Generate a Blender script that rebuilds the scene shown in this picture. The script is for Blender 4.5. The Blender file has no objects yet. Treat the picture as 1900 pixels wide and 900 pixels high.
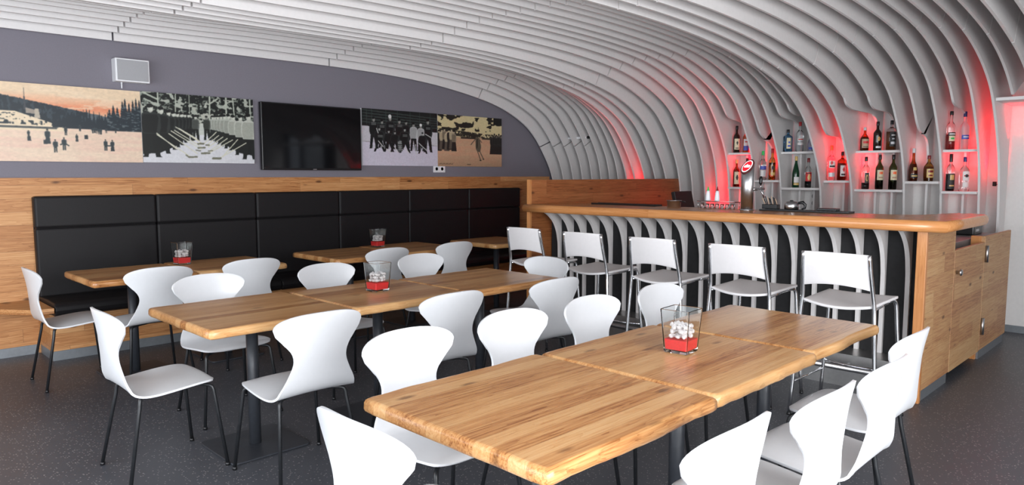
import bpy, bmesh, math, random
import numpy as np
from mathutils import Vector, Matrix

random.seed(7)
RNG = np.random.RandomState(11)
SC = bpy.context.scene
COL = SC.collection
PI = math.pi

# ------------------------------------------------------------------ camera
F_PX = 1322.0
A = math.radians(45.1)
PITCH = math.radians(5.4315)
EYE = 1.45
cam_d = bpy.data.cameras.new('camera')
cam_d.sensor_fit = 'HORIZONTAL'
cam_d.sensor_width = 36.0
cam_d.lens = F_PX / 1900.0 * 36.0
cam_d.clip_start = 0.05
cam_d.clip_end = 100
cam = bpy.data.objects.new('camera', cam_d)
COL.objects.link(cam)
fh = Vector((math.cos(A), math.sin(A), 0))
fwd = fh * math.cos(PITCH) - Vector((0, 0, 1)) * math.sin(PITCH)
up = Vector((0, 0, 1)) * math.cos(PITCH) + fh * math.sin(PITCH)
rgt = fwd.cross(up)
cam.matrix_world = Matrix(((rgt.x, up.x, -fwd.x, 0), (rgt.y, up.y, -fwd.y, 0), (rgt.z, up.z, -fwd.z, EYE), (0, 0, 0, 1)))
SC.camera = cam

# ------------------------------------------------------------------ world, daylight, exposure
w = bpy.data.worlds.new('sky'); SC.world = w; w.use_nodes = True
w.node_tree.nodes['Background'].inputs[0].default_value = (0.80, 0.88, 1.0, 1)
w.node_tree.nodes['Background'].inputs[1].default_value = 0.6
SC.view_settings.view_transform = 'Standard'
SC.view_settings.look = 'None'
SC.view_settings.gamma = 1
SC.view_settings.use_curve_mapping = False
SC.view_settings.exposure = 0.30


def area(name, loc, rot, sx, sy, power, col):
    l = bpy.data.lights.new(name, 'AREA'); l.shape = 'RECTANGLE'; l.size = sx; l.size_y = sy
    l.energy = power; l.color = col
    o = bpy.data.objects.new(name, l); o.location = loc; o.rotation_euler = rot; COL.objects.link(o)
    return o


# daylight through the wide window front behind the camera and the one at the left
area('window_daylight_front', (0.45, -1.75, 1.35), (PI / 2, 0, 0), 4.2, 2.1, 330, (0.95, 0.97, 1.0))
area('window_daylight_left', (-1.75, 2.2, 1.35), (PI / 2, 0, -PI / 2), 6.4, 2.1, 170, (0.88, 0.94, 1.0))
area('stone_wall_fill', (8.75, -0.9, 3.9), (0, 0, 0), 1.2, 4.0, 260, (0.92, 0.96, 1.0))  # added lamp brightening the outside stone wall for the television reflection


def red_up(x, y, z, power, tilt=-0.20, ang=75):
    l = bpy.data.lights.new('red_led', 'SPOT'); l.energy = power; l.color = (1.0, 0.0, 0.008)
    l.spot_size = math.radians(ang); l.spot_blend = 0.9; l.shadow_soft_size = 0.02
    o = bpy.data.objects.new('red_led', l); o.location = (x, y, z); o.rotation_euler = (PI, tilt, 0); COL.objects.link(o)


# ------------------------------------------------------------------ material helpers
def srgb(r, g, b):
    f = lambda c: (c / 255) / 12.92 if c / 255 <= 0.04045 else (((c / 255) + 0.055) / 1.055) ** 2.4
    return (f(r), f(g), f(b), 1)


class NT:
    def __init__(s, name):
        s.m = bpy.data.materials.new(name); s.m.use_nodes = True
        s.t = s.m.node_tree; s.b = s.t.nodes['Principled BSDF']

    def n(s, typ, inp=None, **kw):
        x = s.t.nodes.new(typ)
        for k, v in kw.items(): setattr(x, k, v)
        for k, v in (inp or {}).items():
            if isinstance(v, bpy.types.NodeSocket): s.t.links.new(v, x.inputs[k])
            else: x.inputs[k].default_value = v
        return x

    def set(s, **kw):
        for k, v in kw.items():
            k = k.replace('_', ' ')
            if isinstance(v, bpy.types.NodeSocket): s.t.links.new(v, s.b.inputs[k])
            else: s.b.inputs[k].default_value = v
        return s.m

    def math(s, op, a, b=0.0, c=None):
        d = {0: a, 1: b}
        if c is not None: d[2] = c
        return s.n('ShaderNodeMath', d, operation=op).outputs[0]

    def ramp(s, fac, stops):
        r = s.n('ShaderNodeValToRGB', {'Fac': fac})
        e = r.color_ramp.elements
        while len(e) < len(stops): e.new(0.5)
        for i, (p, c) in enumerate(stops):
            e[i].position = p; e[i].color = c
        return r.outputs[0]

    def mix(s, fac, a, b, mode='MIX'):
        m = s.n('ShaderNodeMix', data_type='RGBA', blend_type=mode)
        for k, v in ((0, fac), (6, a), (7, b)):
            if isinstance(v, bpy.types.NodeSocket): s.t.links.new(v, m.inputs[k])
            else: m.inputs[k].default_value = v
        return m.outputs[2]


def plain(name, col, rough=0.5, metal=0.0, noise=0.04, scale=40, bump=0.0, **kw):
    t = NT(name)
    tc = t.n('ShaderNodeTexCoord').outputs['Object']
    nz = t.n('ShaderNodeTexNoise', {'Vector': tc, 'Scale': scale, 'Detail': 3}).outputs['Fac']
    lo = tuple(c * (1 - noise) for c in col[:3]) + (1,)
    hi = tuple(min(1, c * (1 + noise)) for c in col[:3]) + (1,)
    t.set(Base_Color=t.ramp(nz, [(0.3, lo), (0.7, hi)]), Roughness=rough, Metallic=metal, **kw)
    if bump:
        b = t.n('ShaderNodeBump', {'Height': nz, 'Strength': bump, 'Distance': 0.002}).outputs[0]
        t.set(Normal=b)
    return t.m


def wood(name, stops, grain='X', across='Y', plank=0.06, length=0.9, rough=0.4, contrast=0.5, knots=0.5, seam=0.15, vary=True, bump=0.15):
    """boards running along `grain`, laid side by side along `across`"""
    t = NT(name)
    tc = t.n('ShaderNodeTexCoord').outputs['Object']
    sp = t.n('ShaderNodeSeparateXYZ', {0: tc}).outputs
    if vary:
        rnd = t.n('ShaderNodeObjectInfo').outputs['Random']
        off = t.math('MULTIPLY', rnd, 37.0)
    else:
        off = 0.0
    g, a = sp[grain], sp[across]
    third = sp[[k for k in 'XYZ' if k not in (grain, across)][0]]
    ac = t.math('DIVIDE', a, plank)
    row = t.math('FLOOR', ac)
    fr = t.math('FRACT', ac)
    rw = t.n('ShaderNodeTexWhiteNoise', {'W': t.math('ADD', row, off)}, noise_dimensions='1D').outputs['Value']
    gs = t.math('ADD', t.math('DIVIDE', g, length), t.math('MULTIPLY', rw, 7.3))
    seg = t.math('FLOOR', gs)
    cell = t.n('ShaderNodeCombineXYZ', {0: t.math('ADD', row, off), 1: seg}).outputs[0]
    cv = t.n('ShaderNodeTexWhiteNoise', {'Vector': cell}, noise_dimensions='3D').outputs['Value']
    gx = t.math('ADD', t.math('MULTIPLY', g, 1.3), t.math('MULTIPLY', cv, 50))
    # broad flame figure, fine streaks, pores
    def field(kg, ka, scale, detail, dist, z0):
        v_ = t.n('ShaderNodeCombineXYZ', {0: t.math('MULTIPLY', gx, kg), 1: t.math('ADD', t.math('MULTIPLY', a, ka), t.math('MULTIPLY', cv, 13 + z0)), 2: t.math('MULTIPLY', third, ka)}).outputs[0]
        return t.n('ShaderNodeTexNoise', {'Vector': v_, 'Scale': scale, 'Detail': detail, 'Roughness': 0.6, 'Distortion': dist}).outputs['Fac']
    broad = field(0.8, 14.0, 1.6, 2, 1.2, 0)
    rings = t.math('FRACT', t.math('MULTIPLY', broad, 7.0))
    rings = t.math('MULTIPLY', t.math('MULTIPLY', rings, rings), rings)       # soft rise, sharp fall like late wood
    n1 = field(1.6, 70.0, 1.8, 4, 0.3, 3)
    f = t.math('ADD', t.math('MULTIPLY', broad, 0.35), t.math('ADD', t.math('MULTIPLY', n1, 0.95), -0.165))
    f = t.math('SUBTRACT', f, t.math('MULTIPLY', rings, 0.17))
    f = t.math('ADD', f, 0.06)
    f = t.math('ADD', f, t.math('MULTIPLY', t.math('SUBTRACT', cv, 0.5), contrast))
    col = t.ramp(f, stops)
    # knots
    kv = t.n('ShaderNodeCombineXYZ', {0: t.math('ADD', t.math('MULTIPLY', g, 3.2), t.math('MULTIPLY', cv, 20)), 1: t.math('MULTIPLY', a, 9.0), 2: third}).outputs[0]
    vo = t.n('ShaderNodeTexVoronoi', {'Vector': kv, 'Scale': 1.0, 'Randomness': 1.0}).outputs['Distance']
    kn = t.ramp(vo, [(0.06, (1, 1, 1, 1)), (0.15, (0, 0, 0, 1))])
    col = t.mix(t.math('MULTIPLY', kn, knots), col, tuple(c * 0.42 for c in stops[0][1][:3]) + (1,))
    # hairline joints between boards
    e = t.math('MINIMUM', fr, t.math('SUBTRACT', 1.0, fr))
    ln = t.math('LESS_THAN', e, 0.0012 / plank)
    col = t.mix(t.math('MULTIPLY', ln, seam), col, (0.06, 0.03, 0.012, 1))
    ge = t.math('FRACT', gs)
    ln2 = t.math('LESS_THAN', ge, 0.0022 / length)
    col = t.mix(t.math('MULTIPLY', ln2, seam * 1.4), col, (0.06, 0.03, 0.012, 1))
    bp = t.n('ShaderNodeBump', {'Height': n1, 'Strength': bump, 'Distance': 0.0015}).outputs[0]
    t.set(Base_Color=col, Roughness=rough, Normal=bp)
    return t.m


def glassy(name, col, rough=0.02, alpha=1.0, ior=1.45, trans=1.0):
    t = NT(name)
    tc = t.n('ShaderNodeTexCoord').outputs['Object']
    nz = t.n('ShaderNodeTexNoise', {'Vector': tc, 'Scale': 25.0}).outputs['Fac']
    t.set(Base_Color=t.ramp(nz, [(0.3, tuple(c * 0.98 for c in col[:3]) + (1,)), (0.7, col)]), Roughness=rough, IOR=ior)
    t.b.inputs['Transmission Weight'].default_value = trans
    return t.m


M = {}
TW = [(0.16, srgb(132, 78, 38)), (0.36, srgb(176, 122, 72)), (0.55, srgb(196, 146, 94)), (0.85, srgb(208, 166, 116))]
M['table'] = wood('larch table boards', TW, 'X', 'Y', 0.066, 60.0, 0.28, 0.40, 0.65, 0.16)
WW = [(0.15, srgb(138, 84, 44)), (0.40, srgb(178, 120, 70)), (0.60, srgb(200, 144, 92)), (0.85, srgb(216, 166, 114))]
M['panel_x'] = wood('larch wall boards', WW, 'X', 'Z', 0.105, 1.6, 0.5, 0.30, 0.9, 0.45)
M['panel_y'] = wood('larch boards along depth', WW, 'Y', 'Z', 0.105, 1.2, 0.5, 0.30, 0.8, 0.35)
WE = [(0.15, srgb(142, 92, 60)), (0.36, srgb(178, 128, 88)), (0.58, srgb(196, 152, 106)), (0.85, srgb(208, 172, 126))]
M['end_panel'] = wood('larch end boards', WE, 'X', 'Z', 0.115, 0.9, 0.5, 0.32, 0.9, 0.25)
WP = [(0.15, srgb(118, 66, 34)), (0.40, srgb(150, 92, 52)), (0.60, srgb(170, 108, 64)), (0.85, srgb(184, 124, 80))]
M['partition'] = wood('larch partition boards', WP, 'X', 'Z', 0.14, 1.5, 0.45, 0.25, 0.8, 0.3)
WC = [(0.15, srgb(172, 108, 58)), (0.45, srgb(194, 130, 76)), (0.65, srgb(204, 142, 88)), (0.9, srgb(212, 154, 102))]
M['counter'] = wood('oiled counter wood', WC, 'Y', 'Z', 0.3, 2.4, 0.22, 0.15, 0.1, 0.12)
M['post'] = wood('oiled post wood', WC, 'Z', 'Y', 0.3, 2.4, 0.35, 0.1, 0.05, 0.0)
M['rib'] = plain('white rib paint', (0.75, 0.725, 0.715, 1), 0.55, noise=0.02)
M['white_wall'] = plain('white wall paint', (0.74, 0.72, 0.70, 1), 0.7, noise=0.02)
M['dark_wall'] = plain('wall darkened for reflection', (0.035, 0.033, 0.033, 1), 0.8)  # unseen side wall coloured dark so the television mirrors a dim corner
M['grey_wall'] = plain('grey wall paint', srgb(122, 118, 127), 0.75, noise=0.03, scale=90)
M['ceil'] = plain('pale ceiling', (0.70, 0.69, 0.69, 1), 0.8)
M['leather'] = plain('black leather', (0.010, 0.009, 0.010, 1), 0.52, noise=0.3, scale=350, bump=0.12)
M['leather'].node_tree.nodes['Principled BSDF'].inputs['Specular IOR Level'].default_value = 0.28
M['shell'] = plain('white chair plastic', (0.67, 0.675, 0.69, 1), 0.28, noise=0.01)
M['black_metal'] = plain('black powder coat', (0.012, 0.013, 0.015, 1), 0.38, noise=0.15)
M['pole'] = plain('anthracite powder coat', (0.030, 0.033, 0.040, 1), 0.42, noise=0.1)
M['black'] = plain('black plastic', (0.008, 0.008, 0.009, 1), 0.35, noise=0.2)
M['black_matt'] = plain('black matt board', (0.010, 0.010, 0.011, 1), 0.8, noise=0.2)
M['chrome'] = plain('chrome', (0.82, 0.83, 0.85, 1), 0.06, 1.0, noise=0.01)
M['steel'] = plain('brushed steel', (0.56, 0.56, 0.57, 1), 0.28, 1.0, noise=0.06)
M['kick'] = plain('steel kick plate', (0.50, 0.49, 0.48, 1), 0.34, 1.0, noise=0.05)
M['plinth'] = plain('grey aluminium plinth', (0.26, 0.28, 0.30, 1), 0.4, 0.6, noise=0.05)
M['stool'] = plain('white stool plastic', (0.76, 0.735, 0.735, 1), 0.35, noise=0.015)
M['white_plastic'] = plain('white plastic', (0.80, 0.80, 0.82, 1), 0.4, noise=0.01)
M['grille'] = plain('pale speaker grille', (0.36, 0.36, 0.375, 1), 0.6, noise=0.15, scale=900)
M['screen'] = plain('dark screen glass', (0.003, 0.003, 0.004, 1), 0.06, noise=0.1)
M['glass'] = glassy('clear glass', (0.97, 0.99, 0.985, 1), ior=1.38)
M['red_wax'] = plain('red sand', (0.80, 0.022, 0.025, 1), 0.6, noise=0.12, scale=200)
M['ice'] = glassy('frosted clear pebbles', (0.95, 0.90, 0.90, 1), 0.25, ior=1.2, trans=0.25)
M['cap_dark'] = M['black']
M['worktop_grey'] = plain('grey worktop', (0.22, 0.21, 0.21, 1), 0.35, noise=0.05)
M['grey_line'] = plain('grey outline', (0.30, 0.28, 0.27, 1), 0.6)

t = NT('stone wall outside')
bk = t.n('ShaderNodeTexBrick', {'Vector': t.n('ShaderNodeMapping', {'Vector': t.n('ShaderNodeTexCoord').outputs['Object'], 'Rotation': (0, PI / 2, 0)}).outputs[0], 'Color1': (.34, .35, .36, 1), 'Color2': (.46, .47, .48, 1), 'Mortar': (.16, .16, .16, 1), 'Scale': 1.0, 'Brick Width': 0.5, 'Row Height': 0.22, 'Mortar Size': 0.012}).outputs[0]
t.set(Base_Color=bk, Roughness=0.9)
M['stone'] = t.m
# floor: dark speckled rubber
t = NT('speckled dark floor')
tc = t.n('ShaderNodeTexCoord').outputs['Object']
nz = t.n('ShaderNodeTexNoise', {'Vector': tc, 'Scale': 1.2, 'Detail': 4}).outputs['Fac']
base = t.ramp(nz, [(0.3, (0.054, 0.057, 0.067, 1)), (0.7, (0.071, 0.074, 0.085, 1))])
vo = t.n('ShaderNodeTexVoronoi', {'Vector': tc, 'Scale': 95.0}).outputs
pick = t.math('GREATER_THAN', t.n('ShaderNodeSeparateColor', {0: vo['Color']}).outputs[0], 0.80)
dot = t.math('MULTIPLY', t.math('LESS_THAN', vo['Distance'], 0.34), pick)
base = t.mix(t.math('MULTIPLY', dot, 0.75), base, (0.34, 0.32, 0.31, 1))
t.set(Base_Color=base, Roughness=t.math('ADD', 0.34, t.math('MULTIPLY', nz, 0.16)))
M['floor'] = t.m


def tint(name, col, rough=0.35, **kw):
    if name not in M: M[name] = plain(name, col, rough, noise=0.03, **kw)
    return M[name]


def emit(name, col, strength):
    t = NT(name)
    t.set(Base_Color=col, Roughness=0.4)
    t.b.inputs['Emission Color'].default_value = col
    t.b.inputs['Emission Strength'].default_value = strength
    M[name] = t.m
    return t.m


# ------------------------------------------------------------------ mesh helpers
class MB:
    def __init__(s): s.v = []; s.f = []; s.mi = []; s.sm = []

    def add(s, v, f, mi=0, smooth=False):
        o = len(s.v); s.v += [tuple(p) for p in v]
        for q in f: s.f.append(tuple(i + o for i in q)); s.mi.append(mi); s.sm.append(smooth)
        return s

    def box(s, x0, x1, y0, y1, z0, z1, mi=0):
        v = [(x, y, z) for z in (z0, z1) for y in (y0, y1) for x in (x0, x1)]
        return s.add(v, [(0, 2, 3, 1), (4, 5, 7, 6), (0, 1, 5, 4), (2, 6, 7, 3), (0, 4, 6, 2), (1, 3, 7, 5)], mi)

    def tube(s, pts, r, seg=10, mi=0, caps=True):
        pts = [Vector(p) for p in pts]
        v, f = [], []
        n = len(pts)
        T = [(pts[min(i + 1, n - 1)] - pts[max(i - 1, 0)]).normalized() for i in range(n)]
        u = T[0].orthogonal().normalized()
        for i in range(n):
            u = (u - T[i] * u.dot(T[i])).normalized()
            w_ = T[i].cross(u)
            rr = r[i] if isinstance(r, (list, tuple)) else r
            for k in range(seg):
                a = 2 * PI * k / seg
                v.append(pts[i] + (u * math.cos(a) + w_ * math.sin(a)) * rr)
        for i in range(n - 1):
            for k in range(seg):
                k2 = (k + 1) % seg
                f.append((i * seg + k, i * seg + k2, (i + 1) * seg + k2, (i + 1) * seg + k))
        s.add(v, f, mi, True)
        if caps:
            o = len(s.v) - len(v)
            s.f.append(tuple(o + k for k in reversed(range(seg)))); s.mi.append(mi); s.sm.append(False)
            s.f.append(tuple(o + (n - 1) * seg + k for k in range(seg))); s.mi.append(mi); s.sm.append(False)
        return s

    def lathe(s, prof, seg=20, c=(0, 0, 0), mi=0, sq=0.0, smooth=True):
        """prof: (r, z); sq>0 squares the section off"""
        v, f = [], []
        for r, z in prof:
            for k in range(seg):
                a = 2 * PI * (k + 0.5) / seg
                ca, sa = math.cos(a), math.sin(a)
                q = 1.0
                if sq: q = 1.0 / (abs(ca) ** (2 + sq) + abs(sa) ** (2 + sq)) ** (1.0 / (2 + sq))
                v.append((c[0] + r * q * ca, c[1] + r * q * sa, c[2] + z))
        n = len(prof)
        for i in range(n - 1):
            for k in range(seg):
                k2 = (k + 1) % seg
                f.append((i * seg + k, i * seg + k2, (i + 1) * seg + k2, (i + 1) * seg + k))
        s.add(v, f, mi, smooth)
        o = len(s.v) - len(v)
        if prof[0][0] > 1e-5: s.f.append(tuple(o + k for k in reversed(range(seg)))); s.mi.append(mi); s.sm.append(False)
        if prof[-1][0] > 1e-5: s.f.append(tuple(o + (n - 1) * seg + k for k in range(seg))); s.mi.append(mi); s.sm.append(False)
        return s

    def prism(s, poly, z0, z1, mi=0):
        n = len(poly)
        v = [(x, y, z0) for x, y in poly] + [(x, y, z1) for x, y in poly]
        f = [tuple(reversed(range(n))), tuple(range(n, 2 * n))] + [(i, (i + 1) % n, n + (i + 1) % n, n + i) for i in range(n)]
        return s.add(v, f, mi)

    def build(s, name, mats, parent=None, bevel=0.0, seg=2, loc=None, smooth=None):
        me = bpy.data.meshes.new(name)
        me.from_pydata(s.v, [], s.f)
        if not isinstance(mats, (list, tuple)): mats = [mats]
        for m in mats: me.materials.append(M[m] if isinstance(m, str) else m)
        me.polygons.foreach_set('material_index', s.mi)
        me.polygons.foreach_set('use_smooth', [bool(smooth) if smooth is not None else q for q in s.sm])
        me.update()
        o = bpy.data.objects.new(name, me); COL.objects.link(o)
        if parent: o.parent = parent
        if loc: o.location = loc
        if bevel:
            b = o.modifiers.new('bevel', 'BEVEL'); b.width = bevel; b.segments = seg; b.limit_method = 'ANGLE'; b.angle_limit = math.radians(40)
        return o


def tag(o, label, cat, group=None, kind=None):
    o['label'] = label; o['category'] = cat
    if group: o['group'] = group
    if kind: o['kind'] = kind
    return o


def struct(o, label=None):
    o['kind'] = 'structure'
    if label: o['label'] = label
    return o


def thing(name, label, cat, loc=(0, 0, 0), rz=0.0, group=None):
    o = bpy.data.objects.new(name, None); COL.objects.link(o)
    o.empty_display_size = 0.1
    o.location = loc; o.rotation_euler = (0, 0, rz)
    return tag(o, label, cat, group)


def dup(root, loc, rz=0.0, label=None, group=None):
    r = root.copy(); COL.objects.link(r); r.location = loc; r.rotation_euler = (0, 0, rz)
    if label: r['label'] = label
    if group: r['group'] = group
    for ch in root.children:
        c = ch.copy(); COL.objects.link(c); c.parent = r
        for g in ch.children:
            d = g.copy(); COL.objects.link(d); d.parent = c
    return r


def box(name, mat, x0, x1, y0, y1, z0, z1, parent=None, bevel=0.0, seg=2):
    """a box whose object sits at its own centre so object coordinates stay metric"""
    return MB().box(x0, x1, y0, y1, z0, z1).build(name, mat, parent, bevel, seg)


def spline(pts, n):
    """Catmull-Rom through pts (tuples), n samples per span"""
    P = [np.array(p, float) for p in pts]
    P = [2 * P[0] - P[1]] + P + [2 * P[-1] - P[-2]]
    out = []
    for i in range(1, len(P) - 2):
        p0, p1, p2, p3 = P[i - 1:i + 3]
        for k in range(n):
            t_ = k / n
            out.append(0.5 * (2 * p1 + (p2 - p0) * t_ + (2 * p0 - 5 * p1 + 4 * p2 - p3) * t_ ** 2 + (3 * p1 - p0 - 3 * p2 + p3) * t_ ** 3))
    out.append(P[-2])
    return out


# ================================================================== THE ROOM
XR, YB = 7.86, 6.80        # right wall, back wall
struct(box('floor', 'floor', -1.9, XR + 0.1, -1.9, YB + 0.1, -0.1, 0.0))
struct(box('ceiling', 'ceil', -1.9, XR + 0.1, -1.9, YB + 0.1, 2.98, 3.08))
struct(box('wall_back', 'grey_wall', -1.9, XR, YB, YB + 0.1, 0.0, 2.98))
struct(box('wall_right', 'white_wall', XR, XR + 0.1, 0.4, YB, 0.0, 2.98))
mb = MB().box(XR, XR + .1, -1.8, -1.75, 0, 2.98).box(XR, XR + .1, -0.1, 0.399, 0, 2.98).box(XR, XR + .1, -1.75, -0.1, 0, 0.85).box(XR, XR + .1, -1.75, -0.1, 2.35, 2.98)
struct(mb.build('wall_side', 'dark_wall'))
wf = MB().box(XR + .02, XR + .08, -1.75, -1.69, .85, 2.35).box(XR + .02, XR + .08, -.16, -.10, .85, 2.35).box(XR + .02, XR + .08, -1.69, -.16, .85, .91).box(XR + .02, XR + .08, -1.69, -.16, 2.29, 2.35).box(XR + .02, XR + .08, -1.16, -1.06, .91, 2.29)
struct(wf.build('window_1', 'black_metal'))
struct(box('wall_outside', 'stone', XR + 1.6, XR + 1.8, -4.0, 2.0, 0.0, 4.0))
mb = MB().box(-1.8, XR, -1.9, -1.8, 0, 0.25).box(-1.8, XR, -1.9, -1.8, 2.45, 2.98).box(-1.8, -1.65, -1.9, -1.8, .25, 2.45).box(2.6, XR, -1.9, -1.8, .25, 2.45)
struct(mb.build('wall_front', 'white_wall'))
mb = MB().box(-1.9, -1.8, -1.8, YB, 0, 0.25).box(-1.9, -1.8, -1.8, YB, 2.45, 2.98).box(-1.9, -1.8, -1.8, -1.1, .25, 2.45).box(-1.9, -1.8, 5.5, YB, .25, 2.45)
struct(mb.build('wall_left', 'white_wall'))
struct(box('baseboard_right', 'plinth', XR - 0.012, XR, 0.4, 1.42, 0.0, 0.065))
struct(box('baseboard_back', 'plinth', -1.8, 1.29, YB - 0.034, YB - 0.022, 0.0, 0.075))
struct(box('trim_1', 'panel_x', -1.8, 4.92, YB - 0.022, YB - 0.002, 0.0, 1.425))
struct(box('trim_2', 'panel_x', 4.921, 7.5, YB - 0.022, YB - 0.002, 0.0, 1.425))

# ------------------------------------------------------------------ the vault of white ribs
NR = 41
RY = lambda i: 6.72 - 0.155 * i
ZW = [2.407, 2.496, 2.546, 2.576, 2.602, 2.602, 2.58, 2.535, 2.47, 2.407, 2.406, 2.408, 2.403, 2.484, 2.534, 2.568, 2.593, 2.59, 2.585, 2.584, 2.585,
      2.562, 2.525, 2.473, 2.381, 2.379, 2.377, 2.376, 2.458, 2.511, 2.547, 2.574, 2.568, 2.545, 2.509, 2.456, 2.368, 2.368, 2.368, 2.37, 2.45]
LOW = [(-1.78, 2.565), (-0.5, 2.565), (1.94, 2.568), (3.0, 2.572), (3.99, 2.572), (4.7, 2.553), (5.4, 2.50), (6.09, 2.393), (6.55, 2.275), (6.92, 2.105), (7.14, 1.93),
       (7.31, 1.72), (7.43, 1.535), (7.505, 1.36), (7.55, 1.15), (7.565, 0.95), (7.57, 0.5), (7.57, 0.0)]
HIGH = [(-1.78, 2.66), (-0.5, 2.66), (1.94, 2.664), (3.0, 2.685), (3.99, 2.688), (4.7, 2.682), (5.4, 2.655), (6.09, 2.592), (6.60, 2.465), (7.02, 2.285), (7.24, 2.09),
        (7.41, 1.87), (7.525, 1.67), (7.59, 1.46), (7.635, 1.20), (7.655, 0.98), (7.66, 0.5), (7.66, 0.0)]
CUT = {18: 2.05, 20: 1.835, 22: 2.03, 23: 2.05, 25: 1.835, 27: 2.055, 28: 2.055, 30: 1.835, 32: 2.045}
CAPPED = {35: 2.10, 36: 2.10, 37: 2.10, 38: 2.10, 39: 2.10, 40: 2.10}
SEAMS = (1.94, 3.99, 6.09)
RT = 0.019


def rib_curve(i):
    wgt = min(1.1, max(-0.08, (ZW[i] - 2.393) / (2.592 - 2.393)))
    pts = [(a[0] * (1 - wgt) + b[0] * wgt, a[1] * (1 - wgt) + b[1] * wgt) for a, b in zip(LOW, HIGH)]
    c = [tuple(p) for p in spline(pts, 6)]
    if i in CUT:
        zc = CUT[i]
        head = [p for p in c if p[1] > zc + 0.085]
        x0, z0 = head[-1]
        tail = [(x0 + 0.06, z0 - 0.055), (x0 + 0.15, zc + 0.012), (x0 + 0.27, zc), (7.50, zc - 0.006), (7.585, zc - 0.025), (7.655, zc - 0.06), (7.70, zc - 0.12), (7.722, zc - 0.22), (7.735, zc - 0.45), (7.74, 0.9), (7.745, 0.0)]
        tail = [q for q in tail if q[0] > x0 + 0.02]
        c = head + [tuple(p) for p in spline([head[-1]] + tail, 5)[1:]]
    if i in CAPPED:
        c = [p for p in c if p[1] > CAPPED[i]] 
        c.append((c[-1][0] + 0.01, CAPPED[i]))
    return c


def outer(p):
    x, z = p
    if x < 5.6: return (x, 2.95)
    t_ = min(1.0, max(0.0, (2.62 - z) / 0.5)) if x < 7.2 else 1.0
    # sweep round the corner of wall and ceiling
    if x < 7.0:
        k = (x - 5.6) / 1.4
        return (5.6 + k * (7.845 - 5.6), 2.95)
    return (7.845, min(2.94, z + max(0.0, (2.3 - z)) * 0.0 + 0.35 * max(0.0, min(1.0, (z - 1.2) / 1.0))))


def cut_at(c, xs, zs):
    """split the curve into runs at given x (on the way out) and z (on the way down)"""
    runs = [[c[0]]]
    for a, b in zip(c[:-1], c[1:]):
        hit = None
        for x in xs:
            if a[0] < x <= b[0] and a[1] > 2.2: hit = (x, a[1] + (b[1] - a[1]) * (x - a[0]) / (b[0] - a[0]))
        for z in zs:
            if a[1] > z >= b[1]: hit = (a[0] + (b[0] - a[0]) * (a[1] - z) / (a[1] - b[1]), z)
        if hit:
            runs[-1].append(hit); runs.append([hit])
            if math.hypot(b[0] - hit[0], b[1] - hit[1]) < 0.03: continue
        runs[-1].append(b)
    return runs


def ordinal(n):
    words = ['first', 'second', 'third', 'fourth', 'fifth', 'sixth', 'seventh', 'eighth', 'ninth', 'tenth', 'eleventh', 'twelfth', 'thirteenth', 'fourteenth',
             'fifteenth', 'sixteenth', 'seventeenth', 'eighteenth', 'nineteenth', 'twentieth']
    tens = {20: 'twenty', 30: 'thirty', 40: 'forty'}
    if n <= 20: return words[n - 1]
    if n in (30, 40): return {30: 'thirtieth', 40: 'fortieth'}[n]
    return tens[n // 10 * 10] + '-' + words[n % 10 - 1]


for i in range(NR):
    y = RY(i)
    how = 'scooped out above the bottle shelves' if i in CUT else ('ending on the high ledge' if i in CAPPED else 'running down the wall')
    rib = thing('vault_rib', 'white curved vault rib, %s from the grey wall, %s' % (ordinal(i + 1), how), 'rib', (0, y, 0), 0, 'white ribs of the vault')
    for r_i, run in enumerate(cut_at(rib_curve(i), SEAMS, (1.84,) if i < 5 else ())):
        # a hair's gap at each panel joint
        run = list(run)
        if r_i > 0:
            d = np.array(run[1]) - np.array(run[0]); L_ = np.linalg.norm(d)
            run[0] = tuple(np.array(run[0]) + d / L_ * 0.016)
        out = [outer(p) for p in run]
        n = len(run)
        v = [(x, -RT / 2, z) for x, z in run] + [(x, -RT / 2, z) for x, z in out] + [(x, RT / 2, z) for x, z in run] + [(x, RT / 2, z) for x, z in out]
        f = []
        for k in range(n - 1):
            f += [(k, n + k, n + k + 1, k + 1), (2 * n + k, 2 * n + k + 1, 3 * n + k + 1, 3 * n + k), (k, k + 1, 2 * n + k + 1, 2 * n + k), (n + k, 3 * n + k, 3 * n + k + 1, n + k + 1)]
        f += [(0, 2 * n, 3 * n, n), (n - 1, 2 * n - 1, 4 * n - 1, 3 * n - 1)]
        MB().add(v, f).build('rib_panel', 'rib', rib)

# high ledge closing the last ribs
ledge = box('ledge', 'rib', 7.19, 7.845, -0.6, 1.439, 2.07, 2.098, None, 0.003)
tag(ledge, 'white high ledge at the right edge under the last vault ribs', 'ledge')

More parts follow.
